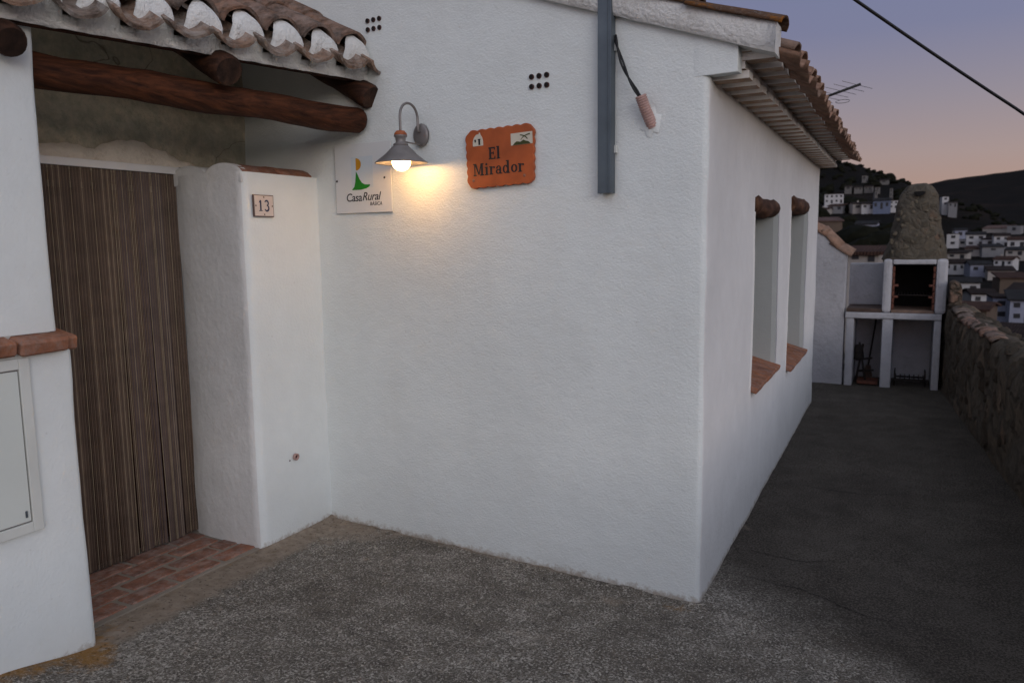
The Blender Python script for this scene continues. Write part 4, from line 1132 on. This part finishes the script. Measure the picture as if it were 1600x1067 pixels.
# ================================================================== roof aerial and overhead cable
an = thing('roof_aerial', 'thin television aerial sticking out over the far tiled eave against the sky', 'aerial', (-0.95, 8.0, 2.4))
b = MB(); b.tube([(-0.95, 8.0, 2.5), (-0.95, 8.0, 2.93)], 0.011, 8); b.build('mast', M_IRON, an)
b = MB(); b.tube([(-0.98, 8.0, 2.835), (-0.452, 8.0, 2.990)], 0.012, 8); b.build('boom', M_BLACKPL, an)
for k in range(6):
    t = 0.30 + 0.13 * k; x = -0.98 + 0.528 * t; z = 2.835 + 0.155 * t
    b = MB(); b.tube([(x - 0.11, 7.72, z), (x + 0.11, 8.28, z + 0.004)], 0.0025, 5); b.build('element', M_LAMPM, an)
b = MB(); b.tube([(-0.70 + 0.06 * math.cos(a) + 0.1, 8.0 + 0.1 * math.sin(a), 2.85 + 0.03 * math.sin(a)) for a in [2 * PI * k / 16 for k in range(17)]], 0.003, 5, False); b.build('dipole_loop', M_LAMPM, an)
# overhead cable: from the top of the post down to the right
def ray(px, py):
    return (rt * (px - CX) + dn * (py - CY) + fw * F_PX).normalized()
A = fpt(-1.202, 3.36, 0.03)
Bq = Vector((0, 0, 1.62)) + ray(1600, 178) * 5.2
mb = MB(); pts = []
for k in range(33):
    t = k / 32 * 2.6; p = A.lerp(Bq, t); p.z += -0.10 * (t) * (1 - t) if t < 1 else 0.0; pts.append(p)
mb.tube(pts, 0.0078, 6)
o = mb.build('overhead_cable', M_BLACKPL); setp(o, 'black overhead cable crossing the dusk sky from the post to the right edge', 'cable')

# ================================================================== end of the terrace: side wall, barbecue, parapet
ew = thing('boundary_wall', 'white end wall with sloping tiled coping left of the barbecue', 'wall', (-1.0, 9.3, 0))
mb = MB()
prof = [(-3.0, -0.05), (-0.59, -0.05), (-0.59, 1.43), (-0.70, 1.50), (-0.80, 1.62), (-0.90, 1.70), (-3.0, 1.72)]
n = len(prof); vs = [(x, 9.22, z) for x, z in prof] + [(x, 9.42, z) for x, z in prof]
mb.add(vs, [tuple(range(n)), tuple(range(2 * n - 1, n - 1, -1))] + [(i, n + i, n + (i + 1) % n, (i + 1) % n) for i in range(n)])
mb.build('wall', M_DIMWHITE, ew, bevel=0.012)
cop = tile_mesh('coping_tile', M_TILE_EAVE, 0.26, 0.12, 0.11, 0.015, 8, 71)
pp = [(-0.56, 1.43), (-0.70, 1.52), (-0.82, 1.655), (-0.93, 1.72), (-1.15, 1.73), (-1.38, 1.73)]
for (a, b_), (c, d_) in zip(pp, pp[1:]):
    mm = basis(Vector((a, 9.32, b_ - 0.045)), (c - a, 0, d_ - b_), (0, 0, 1)); link_obj('coping_tile', cop, ew, mat=mm)

bq = thing('barbecue', 'white masonry barbecue with sooty firebox under a tapering stone chimney', 'barbecue', (0.0, 9.4, 0))
def pbox(name, x0, x1, y0, y1, z0, z1, mat=M_DIMWHITE, bev=0.012, par=bq):
    b = MB(); b.box(x0, x1, y0, y1, z0, z1); return b.build(name, mat, par, bevel=bev)
pbox('post', -0.568, -0.490, 9.20, 9.80, -0.03, 0.735)
pbox('post', -0.212, -0.108, 9.20, 9.85, -0.03, 0.735)
pbox('post', 0.276, 0.345, 9.20, 9.85, -0.03, 0.735)
pbox('worktop', -0.580, 0.345, 9.19, 9.85, 0.737, 0.803)
pbox('counter_slab', -0.570, -0.225, 9.20, 9.80, 0.805, 0.845, M_DARKSLAB, 0.004)
pbox('back_wall', -0.585, 0.40, 9.86, 9.95, -0.03, 1.20)
pbox('splash_wall', -0.580, -0.225, 9.70, 9.84, 0.847, 1.315)
pbox('side_cheek', -0.225, -0.137, 9.20, 9.85, 0.806, 1.372, bev=0.03)
pbox('side_cheek', 0.272, 0.378, 9.20, 9.85, 0.806, 1.372, bev=0.03)
pbox('lintel', -0.135, 0.270, 9.203, 9.85, 1.318, 1.368)
pbox('firebox_back', -0.136, 0.271, 9.80, 9.85, 0.806, 1.316, M_SOOT, 0)
pbox('firebox_floor', -0.134, 0.269, 9.21, 9.79, 0.806, 0.835, M_TILE_EAVE, 0.004)
M_FBRICK = plain('dark_red_brick', (0.13, 0.050, 0.034), 0.9, 0, 0.35, 20)  # dark red tone of the firebox lining, pegs and tray
bl = brick_mesh('firebox_brick', M_FBRICK, 0.022, 0.30, 0.058, 0.004, 80)
for s_, x in ((0, -0.124), (1, 0.259)):
    for k in range(7):
        link_obj('firebox_brick', bl, bq, mat=Matrix.Translation((x, 9.37, 0.869 + 0.066 * k)))
pegs = brick_mesh('grill_peg', M_FBRICK, 0.05, 0.08, 0.022, 0.004, 81)
for x in (-0.100, 0.235):
    for z in (0.975, 1.095): link_obj('grill_peg', pegs, bq, mat=Matrix.Translation((x, 9.26, z)))
b = MB()
for k in range(12): b.tube([(-0.10 + 0.030 * k, 9.24, 0.995), (-0.10 + 0.030 * k, 9.70, 0.995)], 0.003, 5)
b.tube([(-0.11, 9.25, 0.992), (0.24, 9.25, 0.992)], 0.004, 5); b.build('grill_grate', M_IRON, bq)
# stone chimney
mb = MB(); NRI, NSG = 40, 44
for i in range(NRI + 1):
    t = i / NRI; z = 1.345 + 0.82 * t
    hw_ = 0.312 + (0.155 - 0.312) * t ** 0.85; cx = 0.068 + 0.012 * t
    if t > 0.86: hw_ *= math.sqrt(max(0.0, 1 - ((t - 0.86) / 0.145) ** 2)) * 0.999 + 0.001
    hd = hw_ * 0.95
    for k in range(NSG):
        a = 2 * PI * k / NSG; ca, sa = math.cos(a), math.sin(a); e = 0.72
        x = cx + hw_ * math.copysign(abs(ca) ** e, ca); y = 9.50 + hd * math.copysign(abs(sa) ** e, sa)
        p = Vector((x, y, z)); p += noise.noise_vector(p * 7) * 0.024 + noise.noise_vector(p * 19) * 0.014
        mb.v.append(tuple(p))
for i in range(NRI):
    for k in range(NSG):
        a = i * NSG + k; b_ = i * NSG + (k + 1) % NSG
        mb.f.append((a, b_, b_ + NSG, a + NSG)); mb.mi.append(0); mb.sm.append(True)
mb.f.append(tuple(NRI * NSG + k for k in range(NSG))); mb.mi.append(0); mb.sm.append(True)
ch = mb.build('chimney', M_STONEC, bq)
b = MB(); vs = [(0.083 + 0.055 * math.cos(a), 9.335 - 0.006, 2.055 + 0.024 * math.sin(a) + 0.006 * math.cos(2 * a)) for a in [2 * PI * k / 18 for k in range(18)]]
vs2 = [(x, y + 0.12, z) for x, y, z in vs]; vs0 = [(x, y - 0.028, z) for x, y, z in vs]
b.add(vs0 + vs2, [tuple(range(17, -1, -1)), tuple(range(18, 36))] + [(k, (k + 1) % 18, 18 + (k + 1) % 18, 18 + k) for k in range(18)]); b.build('smoke_hole', M_SOOT, ch)
# low stones laid proud of the chimney skin
M_CHST = plain('chimney_pebble', (0.125, 0.105, 0.078), 0.95, 0, 0.25, 3, 0.0, 0.1)
ico = bmesh.new(); bmesh.ops.create_icosphere(ico, subdivisions=1, radius=1.0); stone_me = []
for s_ in range(4):
    me = bpy.data.meshes.new('stone'); ico.to_mesh(me); me.materials.append(M_CHST)
    jitter(me, 0.35, 1.7, s_ * 3.1); stone_me.append(me)
ico.free()
for i in range(46):
    t = random.uniform(0.02, 0.86); hw_ = 0.312 + (0.155 - 0.312) * t ** 0.85; x = 0.068 + 0.012 * t + random.uniform(-0.92, 0.92) * hw_
    yy = 9.50 - hw_ * 0.93 * (1 - 0.35 * abs((x - 0.074) / hw_) ** 3)
    mm = Matrix.Translation((x, yy, 1.36 + 0.80 * t)) @ Matrix.Rotation(random.uniform(0, 6), 4, 'Y') @ Matrix.Diagonal((random.uniform(.02, .042), 0.012, random.uniform(.014, .026), 1))
    link_obj('stone', stone_me[i % 4], bq, mat=mm)

# things stored under the barbecue
o = thing('broom', 'thin broom handle leaning in the left niche under the barbecue', 'broom', (-0.3, 9.6, 0))
b = MB(); b.tube([(-0.345, 9.62, 0.16), (-0.285, 9.78, 0.70)], 0.010, 8); b.build('handle', M_IRON, o)
b = MB(); b.add([(-0.40, 9.58, 0.005), (-0.29, 9.58, 0.005), (-0.29, 9.63, 0.005), (-0.40, 9.63, 0.005), (-0.37, 9.60, 0.17), (-0.32, 9.60, 0.17), (-0.32, 9.63, 0.17), (-0.37, 9.63, 0.17)], [(0, 3, 2, 1), (4, 5, 6, 7), (0, 1, 5, 4), (1, 2, 6, 5), (2, 3, 7, 6), (3, 0, 4, 7)]); b.build('bristles', M_DARKSLAB, o)
o = thing('folded_stand', 'dark iron folding stand stored in the left niche under the barbecue', 'stand', (-0.42, 9.5, 0))
for k, pts in enumerate(([(-0.46, 9.42, 0.01), (-0.40, 9.52, 0.42)], [(-0.36, 9.42, 0.01), (-0.44, 9.52, 0.44)], [(-0.47, 9.5, 0.24), (-0.30, 9.5, 0.27)], [(-0.45, 9.46, 0.12), (-0.28, 9.46, 0.14)])):
    b = MB(); b.tube(pts, 0.012, 7); b.build('rod', M_IRON, o)
b = MB(); b.lathe([(0.0, 0), (0.055, 0.0), (0.06, 0.02), (0.05, 0.10), (0.035, 0.16), (0.0, 0.17)], 14, (-0.445, 9.50, 0.25)); b.build('pot', M_IRON, o)
o = thing('fire_tray', 'rusty brown edged tray lying on the floor of the left niche', 'tray', (-0.33, 9.3, 0))
b = MB(); b.box(-0.44, -0.235, 9.26, 9.50, 0.012, 0.030); b.build('tray_base', M_FBRICK, o, bevel=0.003)
b = MB(); ring_box(b, 0.031, 0.045, -0.44, -0.235, 9.26, 9.50, 0.01)
b.v = [(y, z, x) for x, y, z in b.v]; b.f = [f[::1] for f in b.f]; b.build('tray_rim', M_FBRICK, o)
o = thing('iron_grate', 'low dark iron grate with feet on the floor of the right niche', 'grate', (0.08, 9.5, 0))
for k in range(7):
    b = MB(); b.tube([(-0.06 + 0.045 * k, 9.32, 0.085), (-0.06 + 0.045 * k, 9.62, 0.085)], 0.006, 6); b.build('bar', M_IRON, o)
for x in (-0.07, 0.225):
    b = MB(); b.tube([(x, 9.33, 0.01), (x, 9.33, 0.15), (x, 9.6, 0.15), (x, 9.6, 0.01)], 0.008, 6); b.build('leg', M_IRON, o)
for y in (9.32, 9.62):
    b = MB(); b.tube([(-0.08, y, 0.06), (0.235, y, 0.06)], 0.010, 6); b.build('crossbar', M_IRON, o)

# parapet
pw = thing('parapet_wall', 'rough rubble parapet wall with uneven top along the right of the path', 'wall', (0.7, 6.0, 0))
def ptop(y):
    h = 0.80 + 0.035 * noise.noise(Vector((y * 1.1, 0, 3))) + 0.02 * noise.noise(Vector((y * 4, 0, 3)))
    h += 0.06 * sstep(8.6, 9.1, y)
    return h
mb = MB(); n = 260; ya, yb = -3.5, 9.55; base_prof = 18
for i in range(n + 1):
    y = ya + (yb - ya) * i / n; x0 = ppx(y); h = ptop(y)
    prof = [(0, -0.1 + (h - 0.02) * k / 9) for k in range(10)] + [(0.02, h), (0.07, h + 0.045), (0.14, h + 0.055), (0.21, h + 0.04), (0.27, h - 0.01), (0.30, h - 0.2), (0.30, 0.0), (0.34, -2.5), (0.45, -9.0)]
    for (dx, z) in prof:
        p = Vector((x0 + dx, y, z)); q = noise.noise_vector(p * 3.2) * 0.022 + noise.noise_vector(p * 9) * 0.014
        if z < 0: q *= 0.3
        mb.v.append((p.x + q.x, y, z + q.z * 0.8))
w = 19
for i in range(n):
    for j in range(w - 1):
        a = i * w + j; mb.f.append((a, a + 1, a + w + 1, a + w)[::-1]); mb.mi.append(0); mb.sm.append(True)
mb.f.append(tuple(n * w + j for j in range(w))); mb.mi.append(0); mb.sm.append(False)
mb.build('rubble_core', M_STONEW, pw)
# stone pier where it meets the barbecue
pm = MB(); prof = [(0.395, 0.70), (0.50, 0.70), (0.512, 1.0), (0.495, 1.12), (0.44, 1.155), (0.398, 1.13)]
vs = [(x, 9.02, z) for x, z in prof] + [(x, 9.34, z) for x, z in prof]
pm.add(vs, [tuple(range(6)), tuple(range(11, 5, -1))] + [(i, 6 + i, 6 + (i + 1) % 6, (i + 1) % 6) for i in range(6)])
pr_m = mk_stone('peach_pier_stone', [(0.1, (0.12, 0.085, 0.06)), (0.6, (0.21, 0.14, 0.10)), (0.9, (0.25, 0.16, 0.12))], 9)
o = pm.build('pier', pr_m, pw, bevel=0.02); jitter(o.data, 0.012, 12)
cts = [tile_mesh('coping_tile', M_TILE_OLD, 0.30, 0.10, 0.09, 0.016, 7, 90 + k) for k in range(2)]
for k, y in enumerate((8.92, 8.62, 8.34, 8.05, 7.76, 7.44, 7.12)):
    mm = basis(Vector((ppx(y) + 0.10 + 0.02 * (k % 2), y, ptop(y) + 0.012)), (0.06 * (-1) ** k, -1, -0.05), (0.15, 0, 1)) @ Matrix.Diagonal((1, 1, 0.6, 1))
    link_obj('coping_tile', cts[k % 2], pw, mat=mm)
# rubble stones proud of the inner face and on the top
for me_ in stone_me: pass
pst = []
for s_ in range(5):
    me = stone_me[s_ % 4].copy(); me.name = 'stone'; me.materials.clear(); me.materials.append(M_STONEW); jitter(me, 0.3, 1.2, s_ * 7.7); pst.append(me)
for i in range(210):
    y = 3.9 + 5.2 * random.random() ** 0.9; 
    if random.random() < 0.68:
        z = random.uniform(0.03, 0.76); x = ppx(y) + 0.018; sc3 = (0.030, random.uniform(.05, .12), random.uniform(.035, .07))
    else:
        z = ptop(y) + 0.03; x = ppx(y) + random.uniform(0.04, 0.24); sc3 = (random.uniform(.05, .09), random.uniform(.06, .13), 0.035)
    mm = Matrix.Translation((x, y, z)) @ Matrix.Rotation(random.uniform(-.4, .4), 4, 'X') @ Matrix.Diagonal((*sc3, 1))
    link_obj('stone', pst[i % 5], pw, mat=mm)

# thin metal poles standing beyond the parapet
for k, (x, y, l, lean) in enumerate(((1.75, 13.0, 'slim dark metal pole with a side wire standing beyond the parapet, nearer the barbecue', -0.16), (1.72, 11.0, 'short slim dark metal pole beyond the parapet, at the right edge', -0.14))):
    o = thing('metal_pole', l, 'pole', (x, y, -5), 'poles beyond the parapet')
    b = MB(); top_ = Vector((x, y, 0.62 if k == 0 else 0.12)); b.tube([top_ + Vector((lean * 1.2, 0, -6)), top_], 0.020, 8); b.build('shaft', M_IRON, o)
    b = MB(); b.tube([top_ + Vector((0, 0, -0.01)), top_ + Vector((1.5, 0.4, 0.12))], 0.012, 6); b.build('side_wire', M_IRON, o)

# ================================================================== the village
M_GLASSF = plain('far_window_dark', (0.015, 0.016, 0.02), 0.4)
def far_wall(name, c): return stucco(name, c, 0.12, 0.02, 3, (1, 1, 1), 0.3, (0.2, 0.17, 0.15))
WALLS = {'w': far_wall('village_whitewash', (0.47, 0.465, 0.475)), 'b': far_wall('village_bluish_wall', (0.27, 0.285, 0.36)), 'c': far_wall('village_cream_wall', (0.33, 0.305, 0.285)),
         'g': far_wall('village_grey_wall', (0.20, 0.20, 0.21)), 's': far_wall('village_stone_wall', (0.115, 0.085, 0.066)), 'B': far_wall('village_blue_wall', (0.13, 0.155, 0.23)), 'f': far_wall('village_dim_wall', (0.14, 0.135, 0.13))}
def roofm(name, c):
    s = NT(name, 0.95, 0.1); v = s.mapped((1, 1, 1))
    wv = s.n('ShaderNodeTexWave', Scale=2.2, Distortion=1.5); s.link(s.co, wv.inputs[0])
    s.col(s.mix(s.ramp(s.noise(0.9, 6, 0.7), [(0.3, 0.0), (0.7, 1.0)]), tuple(x * 0.55 for x in c), tuple(x * 1.25 for x in c))); s.bump(wv.outputs[1], 0.06); return s.m
ROOFS = {'d': roofm('village_dark_roof', (0.028, 0.020, 0.018)), 'r': roofm('village_brown_roof', (0.060, 0.034, 0.027)), 'p': roofm('village_pinkish_roof', (0.13, 0.085, 0.075)), 'k': roofm('village_grey_roof', (0.030, 0.029, 0.031))}
# x_px-derived sites were turned once into metres: (azimuth deg, distance m, base height m, width m, wall height m, depth m, wall, roof, window columns, storeys, roof kind, label)
PXT = 1378.0
def site(px, py, r):
    d = ray(px, 372); h = math.hypot(d.x, d.y); x = d.x / h * r; y = d.y / h * r
    q = ray(px, py); z = 1.62 + q.z / math.hypot(q.x, q.y) * r
    return x, y, z, r / (F_PX / (math.hypot(d.x, d.y) / 1.0) * 1.0 / (d.dot(fw)) ** 0 ) 
HS = [
 # px, py(base), r, wpx, hpx, wall, roof, cols, storeys, kind, label
 (1489, 385, 262, 17, 19, 'w', 'd', 1, 2, 'flat', 'small white two storey house just right of the chimney, one window above another'),
 (1505, 384, 266, 15, 9, 'w', 'd', 1, 1, 'flat', 'low white annex between the two storey house and the porch house'),
 (1501, 372, 285, 17, 12, 'b', 'k', 1, 1, 'gable', 'bluish house behind the small white two storey house'),
 (1525, 385, 264, 26, 18, 'w', 'k', 2, 2, 'gable', 'white village house with a dark porch in the top row'),
 (1547, 386, 262, 20, 12, 'w', 'd', 1, 1, 'mono', 'low white house right of the porch house in the top row'),
 (1566, 386, 258, 22, 17, 'w', 'd', 2, 2, 'gable', 'tall white house in the middle of the top row'),
 (1590, 389, 252, 26, 14, 'w', 'r', 2, 1, 'gable', 'white house at the right end of the top row'),
 (1556, 361, 330, 38, 4, 'c', 'p', 0, 1, 'mono', 'long low building with a pale roof above the top row'),
 (1583, 364, 322, 18, 11, 'g', 'k', 1, 1, 'flat', 'grey ruined building above the right of the village'),
 (1492, 374, 300, 8, 12, 'g', 'd', 1, 1, 'gable', 'tiny grey house beside the chimney above the village'),
 (1497, 404, 222, 27, 8, 'c', 'd', 2, 1, 'mono', 'low cream house in the second row right of the chimney'),
 (1527, 396, 238, 32, 7, 'c', 'r', 2, 1, 'mono', 'low cream terrace under the porch house'),
 (1553, 394, 236, 30, 8, 'g', 'k', 1, 1, 'mono', 'low grey terrace in the second row'),
 (1588, 399, 226, 26, 8, 'c', 'k', 2, 1, 'gable', 'cream cottage at the right of the second row'),
 (1500, 423, 188, 36, 11, 'w', 'd', 4, 1, 'gable', 'wide white cottage with four small windows in the third row'),
 (1536, 426, 182, 30, 12, 'b', 'k', 2, 1, 'gable', 'bluish house in the third row beside the wide cottage'),
 (1570, 416, 196, 26, 10, 'w', 'r', 3, 1, 'gable', 'white cottage with brown roof in the third row'),
 (1568, 428, 176, 36, 5, 'c', 'd', 0, 1, 'mono', 'long low pale wall shed below the brown roofed cottage'),
 (1590, 449, 140, 40, 14, 's', 'r', 0, 1, 'mono', 'brown stone barn at the right edge of the village'),
 (1513, 462, 122, 40, 20, 'w', 'k', 2, 1, 'gable', 'large white gabled house near the pier of the parapet'),
 (1543, 475, 112, 34, 15, 'w', 'd', 2, 1, 'gable', 'white house with two dark windows below the gabled house'),
 (1572, 500, 96, 24, 34, 'b', 'd', 1, 2, 'flat', 'tall pale blue house front above the parapet'),
 (1597, 503, 92, 20, 34, 'b', 'k', 1, 2, 'mono', 'tall bluish house at the right edge above the parapet'),
 (1598, 462, 118, 30, 8, 'c', 'd', 1, 1, 'mono', 'low pale house behind the tall bluish houses'),
 (1521, 497, 70, 48, 12, 's', 'r', 0, 1, 'gable', 'brown roofed shed just beyond the parapet'),
 (1562, 540, 52, 60, 18, 's', 'd', 2, 1, 'gable', 'dark roofed barn just below the parapet'),
 (1640, 560, 46, 90, 20, 's', 'd', 2, 1, 'gable', 'dark roofed house cut by the right edge'),
 # left of the chimney
 (1301, 318, 262, 27, 14, 'w', 'd', 4, 2, 'flat', 'white two storey house with many windows beside the house corner'),
 (1286, 336, 235, 14, 8, 'c', 'r', 1, 1, 'gable', 'small pinkish house against the house corner'),
 (1303, 328, 240, 22, 6, 'g', 'r', 2, 1, 'mono', 'grey sheds below the many windowed house'),
 (1338, 328, 238, 14, 9, 'c', 'd', 1, 1, 'gable', 'small cream gabled house left of the blue house'),
 (1354, 327, 236, 18, 8, 'w', 'd', 2, 1, 'mono', 'low white house left of the blue house'),
 (1375, 327, 234, 24, 13, 'B', 'k', 3, 1, 'gable', 'blue painted house on the slope left of the chimney'),
 (1394, 326, 238, 14, 12, 'w', 'd', 2, 2, 'flat', 'white house half hidden by the left flank of the chimney'),
 (1352, 366, 172, 30, 15, 'b', 'k', 3, 1, 'gable', 'pale blue house alone in the dark slope above the barbecue niche'),
 (1296, 354, 130, 36, 8, 's', 'p', 0, 1, 'mono', 'pinkish roofed shed beside the house corner'),
 (1322, 297, 345, 10, 5, 'f', 'd', 1, 1, 'gable', 'faint small house high on the dark hill, leftmost of the row'),
 (1338, 297, 345, 12, 4, 'f', 'd', 2, 1, 'mono', 'faint low house high on the dark hill, second of the row'),
 (1353, 297, 345, 11, 5, 'f', 'd', 2, 1, 'gable', 'faint house high on the dark hill, third of the row'),
 (1368, 298, 340, 7, 5, 'f', 'd', 1, 1, 'flat', 'faint tiny house high on the dark hill, rightmost of the row'),
 (1346, 282, 390, 6, 7, 'f', 'd', 1, 1, 'flat', 'faint lone building near the crest of the dark hill'),
 (1377, 286, 380, 11, 4, 'f', 'd', 1, 1, 'mono', 'faint low building near the crest right of the lone building'),
 (1389, 308, 300, 4, 13, 'f', 'd', 1, 2, 'flat', 'faint slender tower on the slope left of the chimney'),
 (1366, 308, 300, 4, 9, 'f', 'd', 1, 1, 'flat', 'faint slender chimney stack on the slope'),
 (1474, 322, 385, 9, 14, 'w', 'd', 1, 2, 'flat', 'lone white block at the right shoulder of the chimney'),
 (1486, 324, 380, 12, 7, 'g', 'd', 2, 1, 'mono', 'low grey building beside the lone white block'),
 (1350, 409, 40, 44, 12, 'c', 'r', 2, 1, 'mono', 'near cream house with brown roof just over the barbecue niche'),
]
HP = []
for (px, py, r_, wpx, hpx, wl, rf, cols, sto, kind, label) in HS:
    d = ray(px, 372); hl = math.hypot(d.x, d.y); depth_fac = Vector((d.x / hl, d.y / hl, 0)).dot(fw)
    q = ray(px, py); z = 1.62 + q.z / math.hypot(q.x, q.y) * r_
    mpp = r_ * depth_fac / F_PX                       # metres per photo pixel there
    x, y = d.x / hl * r_, d.y / hl * r_
    w_m = wpx * mpp; h_m = hpx * mpp; dp = max(5.0, min(9.0, w_m)) if r_ > 60 else (1.8 if r_ < 41 else 4.0)
    z = max(z, terrain(x, y) + 0.2) if r_ > 110 else z
    HP.append((math.degrees(math.atan2(x, y)), r_, math.degrees(w_m / 2 / r_)))
    ang = math.atan2(x, y) + random.uniform(-0.25, 0.25)
    rot = Matrix.Translation((x, y, z)) @ Matrix.Rotation(-ang, 4, 'Z')
    t = thing('village_house', label, 'house', group='village houses beyond the terrace', mat=rot)
    gz = min(0, terrain(x, y) - z) - 4
    b = MB(); b.box(-w_m / 2, w_m / 2, 0, dp, gz, h_m); 
    if kind == 'gable':
        rh = min(w_m * 0.16, 1.6); b.add([(-w_m / 2, 0, h_m), (w_m / 2, 0, h_m), (w_m / 2, dp, h_m), (-w_m / 2, dp, h_m), (-w_m / 2, dp / 2, h_m + rh), (w_m / 2, dp / 2, h_m + rh)], [(3, 0, 4), (1, 2, 5)])
    b.build('wall', WALLS[wl], t, local=True)
    rb = MB(); o_ = 0.25; th = 0.16
    def slab(pts):
        n_ = len(pts); rb.add(list(pts) + [(a, b__, c + th) for a, b__, c in pts], [tuple(range(n_ - 1, -1, -1)), tuple(range(n_, 2 * n_))] + [(k, (k + 1) % n_, n_ + (k + 1) % n_, n_ + k) for k in range(n_)])
    W2_ = w_m / 2 + o_
    if kind == 'gable':
        rh = min(w_m * 0.16, 1.6); sl = rh / (dp / 2)
        slab([(-W2_, -o_, h_m - o_ * sl + .02), (W2_, -o_, h_m - o_ * sl + .02), (W2_, dp / 2 - .01, h_m + rh + .02), (-W2_, dp / 2 - .01, h_m + rh + .02)])
        slab([(-W2_, dp / 2 + .01, h_m + rh + .02), (W2_, dp / 2 + .01, h_m + rh + .02), (W2_, dp + o_, h_m - o_ * sl + .02), (-W2_, dp + o_, h_m - o_ * sl + .02)])
    elif kind == 'mono':
        rh = 0.12 * dp; slab([(-W2_, -o_, h_m - .07 + .02), (W2_, -o_, h_m - .05), (W2_, dp + o_, h_m + rh), (-W2_, dp + o_, h_m + rh)])
    else:
        slab([(-w_m / 2 - .1, -.1, h_m + .01), (w_m / 2 + .1, -.1, h_m + .01), (w_m / 2 + .1, dp + .1, h_m + .01), (-w_m / 2 - .1, dp + .1, h_m + .01)])
    rb.build('roof', ROOFS[rf], t, local=True)
    if 100 < r_ < 320 and kind == 'gable' and wl in 'wc' and cols != 2:
        c_x = w_m * random.choice((-.3, .28)); b = MB(); b.box(c_x - .2, c_x + .2, dp * .6, dp * .6 + .4, h_m + rh * .5, h_m + rh + 0.6); b.build('chimney_stack', WALLS['c' if wl != 's' else 's'], t, local=True)
    if cols:
        sh = h_m / sto
        for s__ in range(sto):
            for c in range(cols):
                wx = -w_m / 2 + w_m * (c + 0.5) / cols + random.uniform(-.05, .05) * w_m / cols
                ww = min(0.55, w_m / cols * 0.22); wh = min(0.65, sh * 0.22)
                wz = s__ * sh + sh * 0.55
                if s__ == 0 and c % 2 == 1: wz = sh * 0.40; wh = min(1.0, sh * .38)
                b = MB(); b.box(wx - ww, wx + ww, -0.03, 0.05, wz - wh, wz + wh); b.build('window', M_GLASSF, t, local=True)

# dark scrub and trees that read as one mass on the slopes
def mk_scrub():
    s = NT('dark_scrub_foliage', 0.95, 0.05)
    s.col(s.ramp(s.noise(0.5, 5, 0.7), [(0.3, (0.004, 0.0045, 0.003)), (0.7, (0.012, 0.012, 0.007))])); return s.m
bmi = bmesh.new(); bmesh.ops.create_icosphere(bmi, subdivisions=2, radius=1.0)
bv = np.array([v.co[:] for v in bmi.verts]); bf = [[v.index for v in f.verts] for f in bmi.faces]; bmi.free()
variants = []
for s_ in range(6):
    q = np.array([np.array(p) * (1 + 0.55 * noise.noise(Vector(p) * 1.9 + Vector((s_ * 9, 0, 0)))) for p in bv]); variants.append(q)
V = []; Fc = []
for i in range(1500):
    a = random.uniform(-9, 14); r_ = math.exp(random.uniform(math.log(35), math.log(640)))
    if i < 330: r_ = random.uniform(400, 470)
    x = r_ * math.sin(R(a)); y = r_ * math.cos(R(a)); z = terrain(x, y)
    inleft = a < 0.5
    if any(abs(a - ha) < hw_ + 0.25 and hr - 45 < r_ < hr + 4 for ha, hr, hw_ in HP): continue
    if not inleft and r_ < 330 and random.random() < 0.72: continue
    sz = random.uniform(1.0, 2.4) * (0.6 if r_ < 90 else 1.0) * (1.15 if inleft else 0.8)
    if i < 330: sz = random.uniform(0.5, 1.4)
    q = variants[i % 6] * np.array([sz * random.uniform(.9, 1.5), sz * random.uniform(.9, 1.5), sz * random.uniform(.6, 1.1)]) + np.array([x, y, z + sz * .25])
    b0 = len(V); V += [tuple(p) for p in q]; Fc += [tuple(b0 + k for k in f) for f in bf]
me = bpy.data.meshes.new('hillside_scrub'); me.from_pydata(V, [], Fc); me.materials.append(mk_scrub())
o = link_obj('hillside_scrub', me); setp(o, 'dark scrub and trees covering the hillside', 'scrub', kind='stuff')
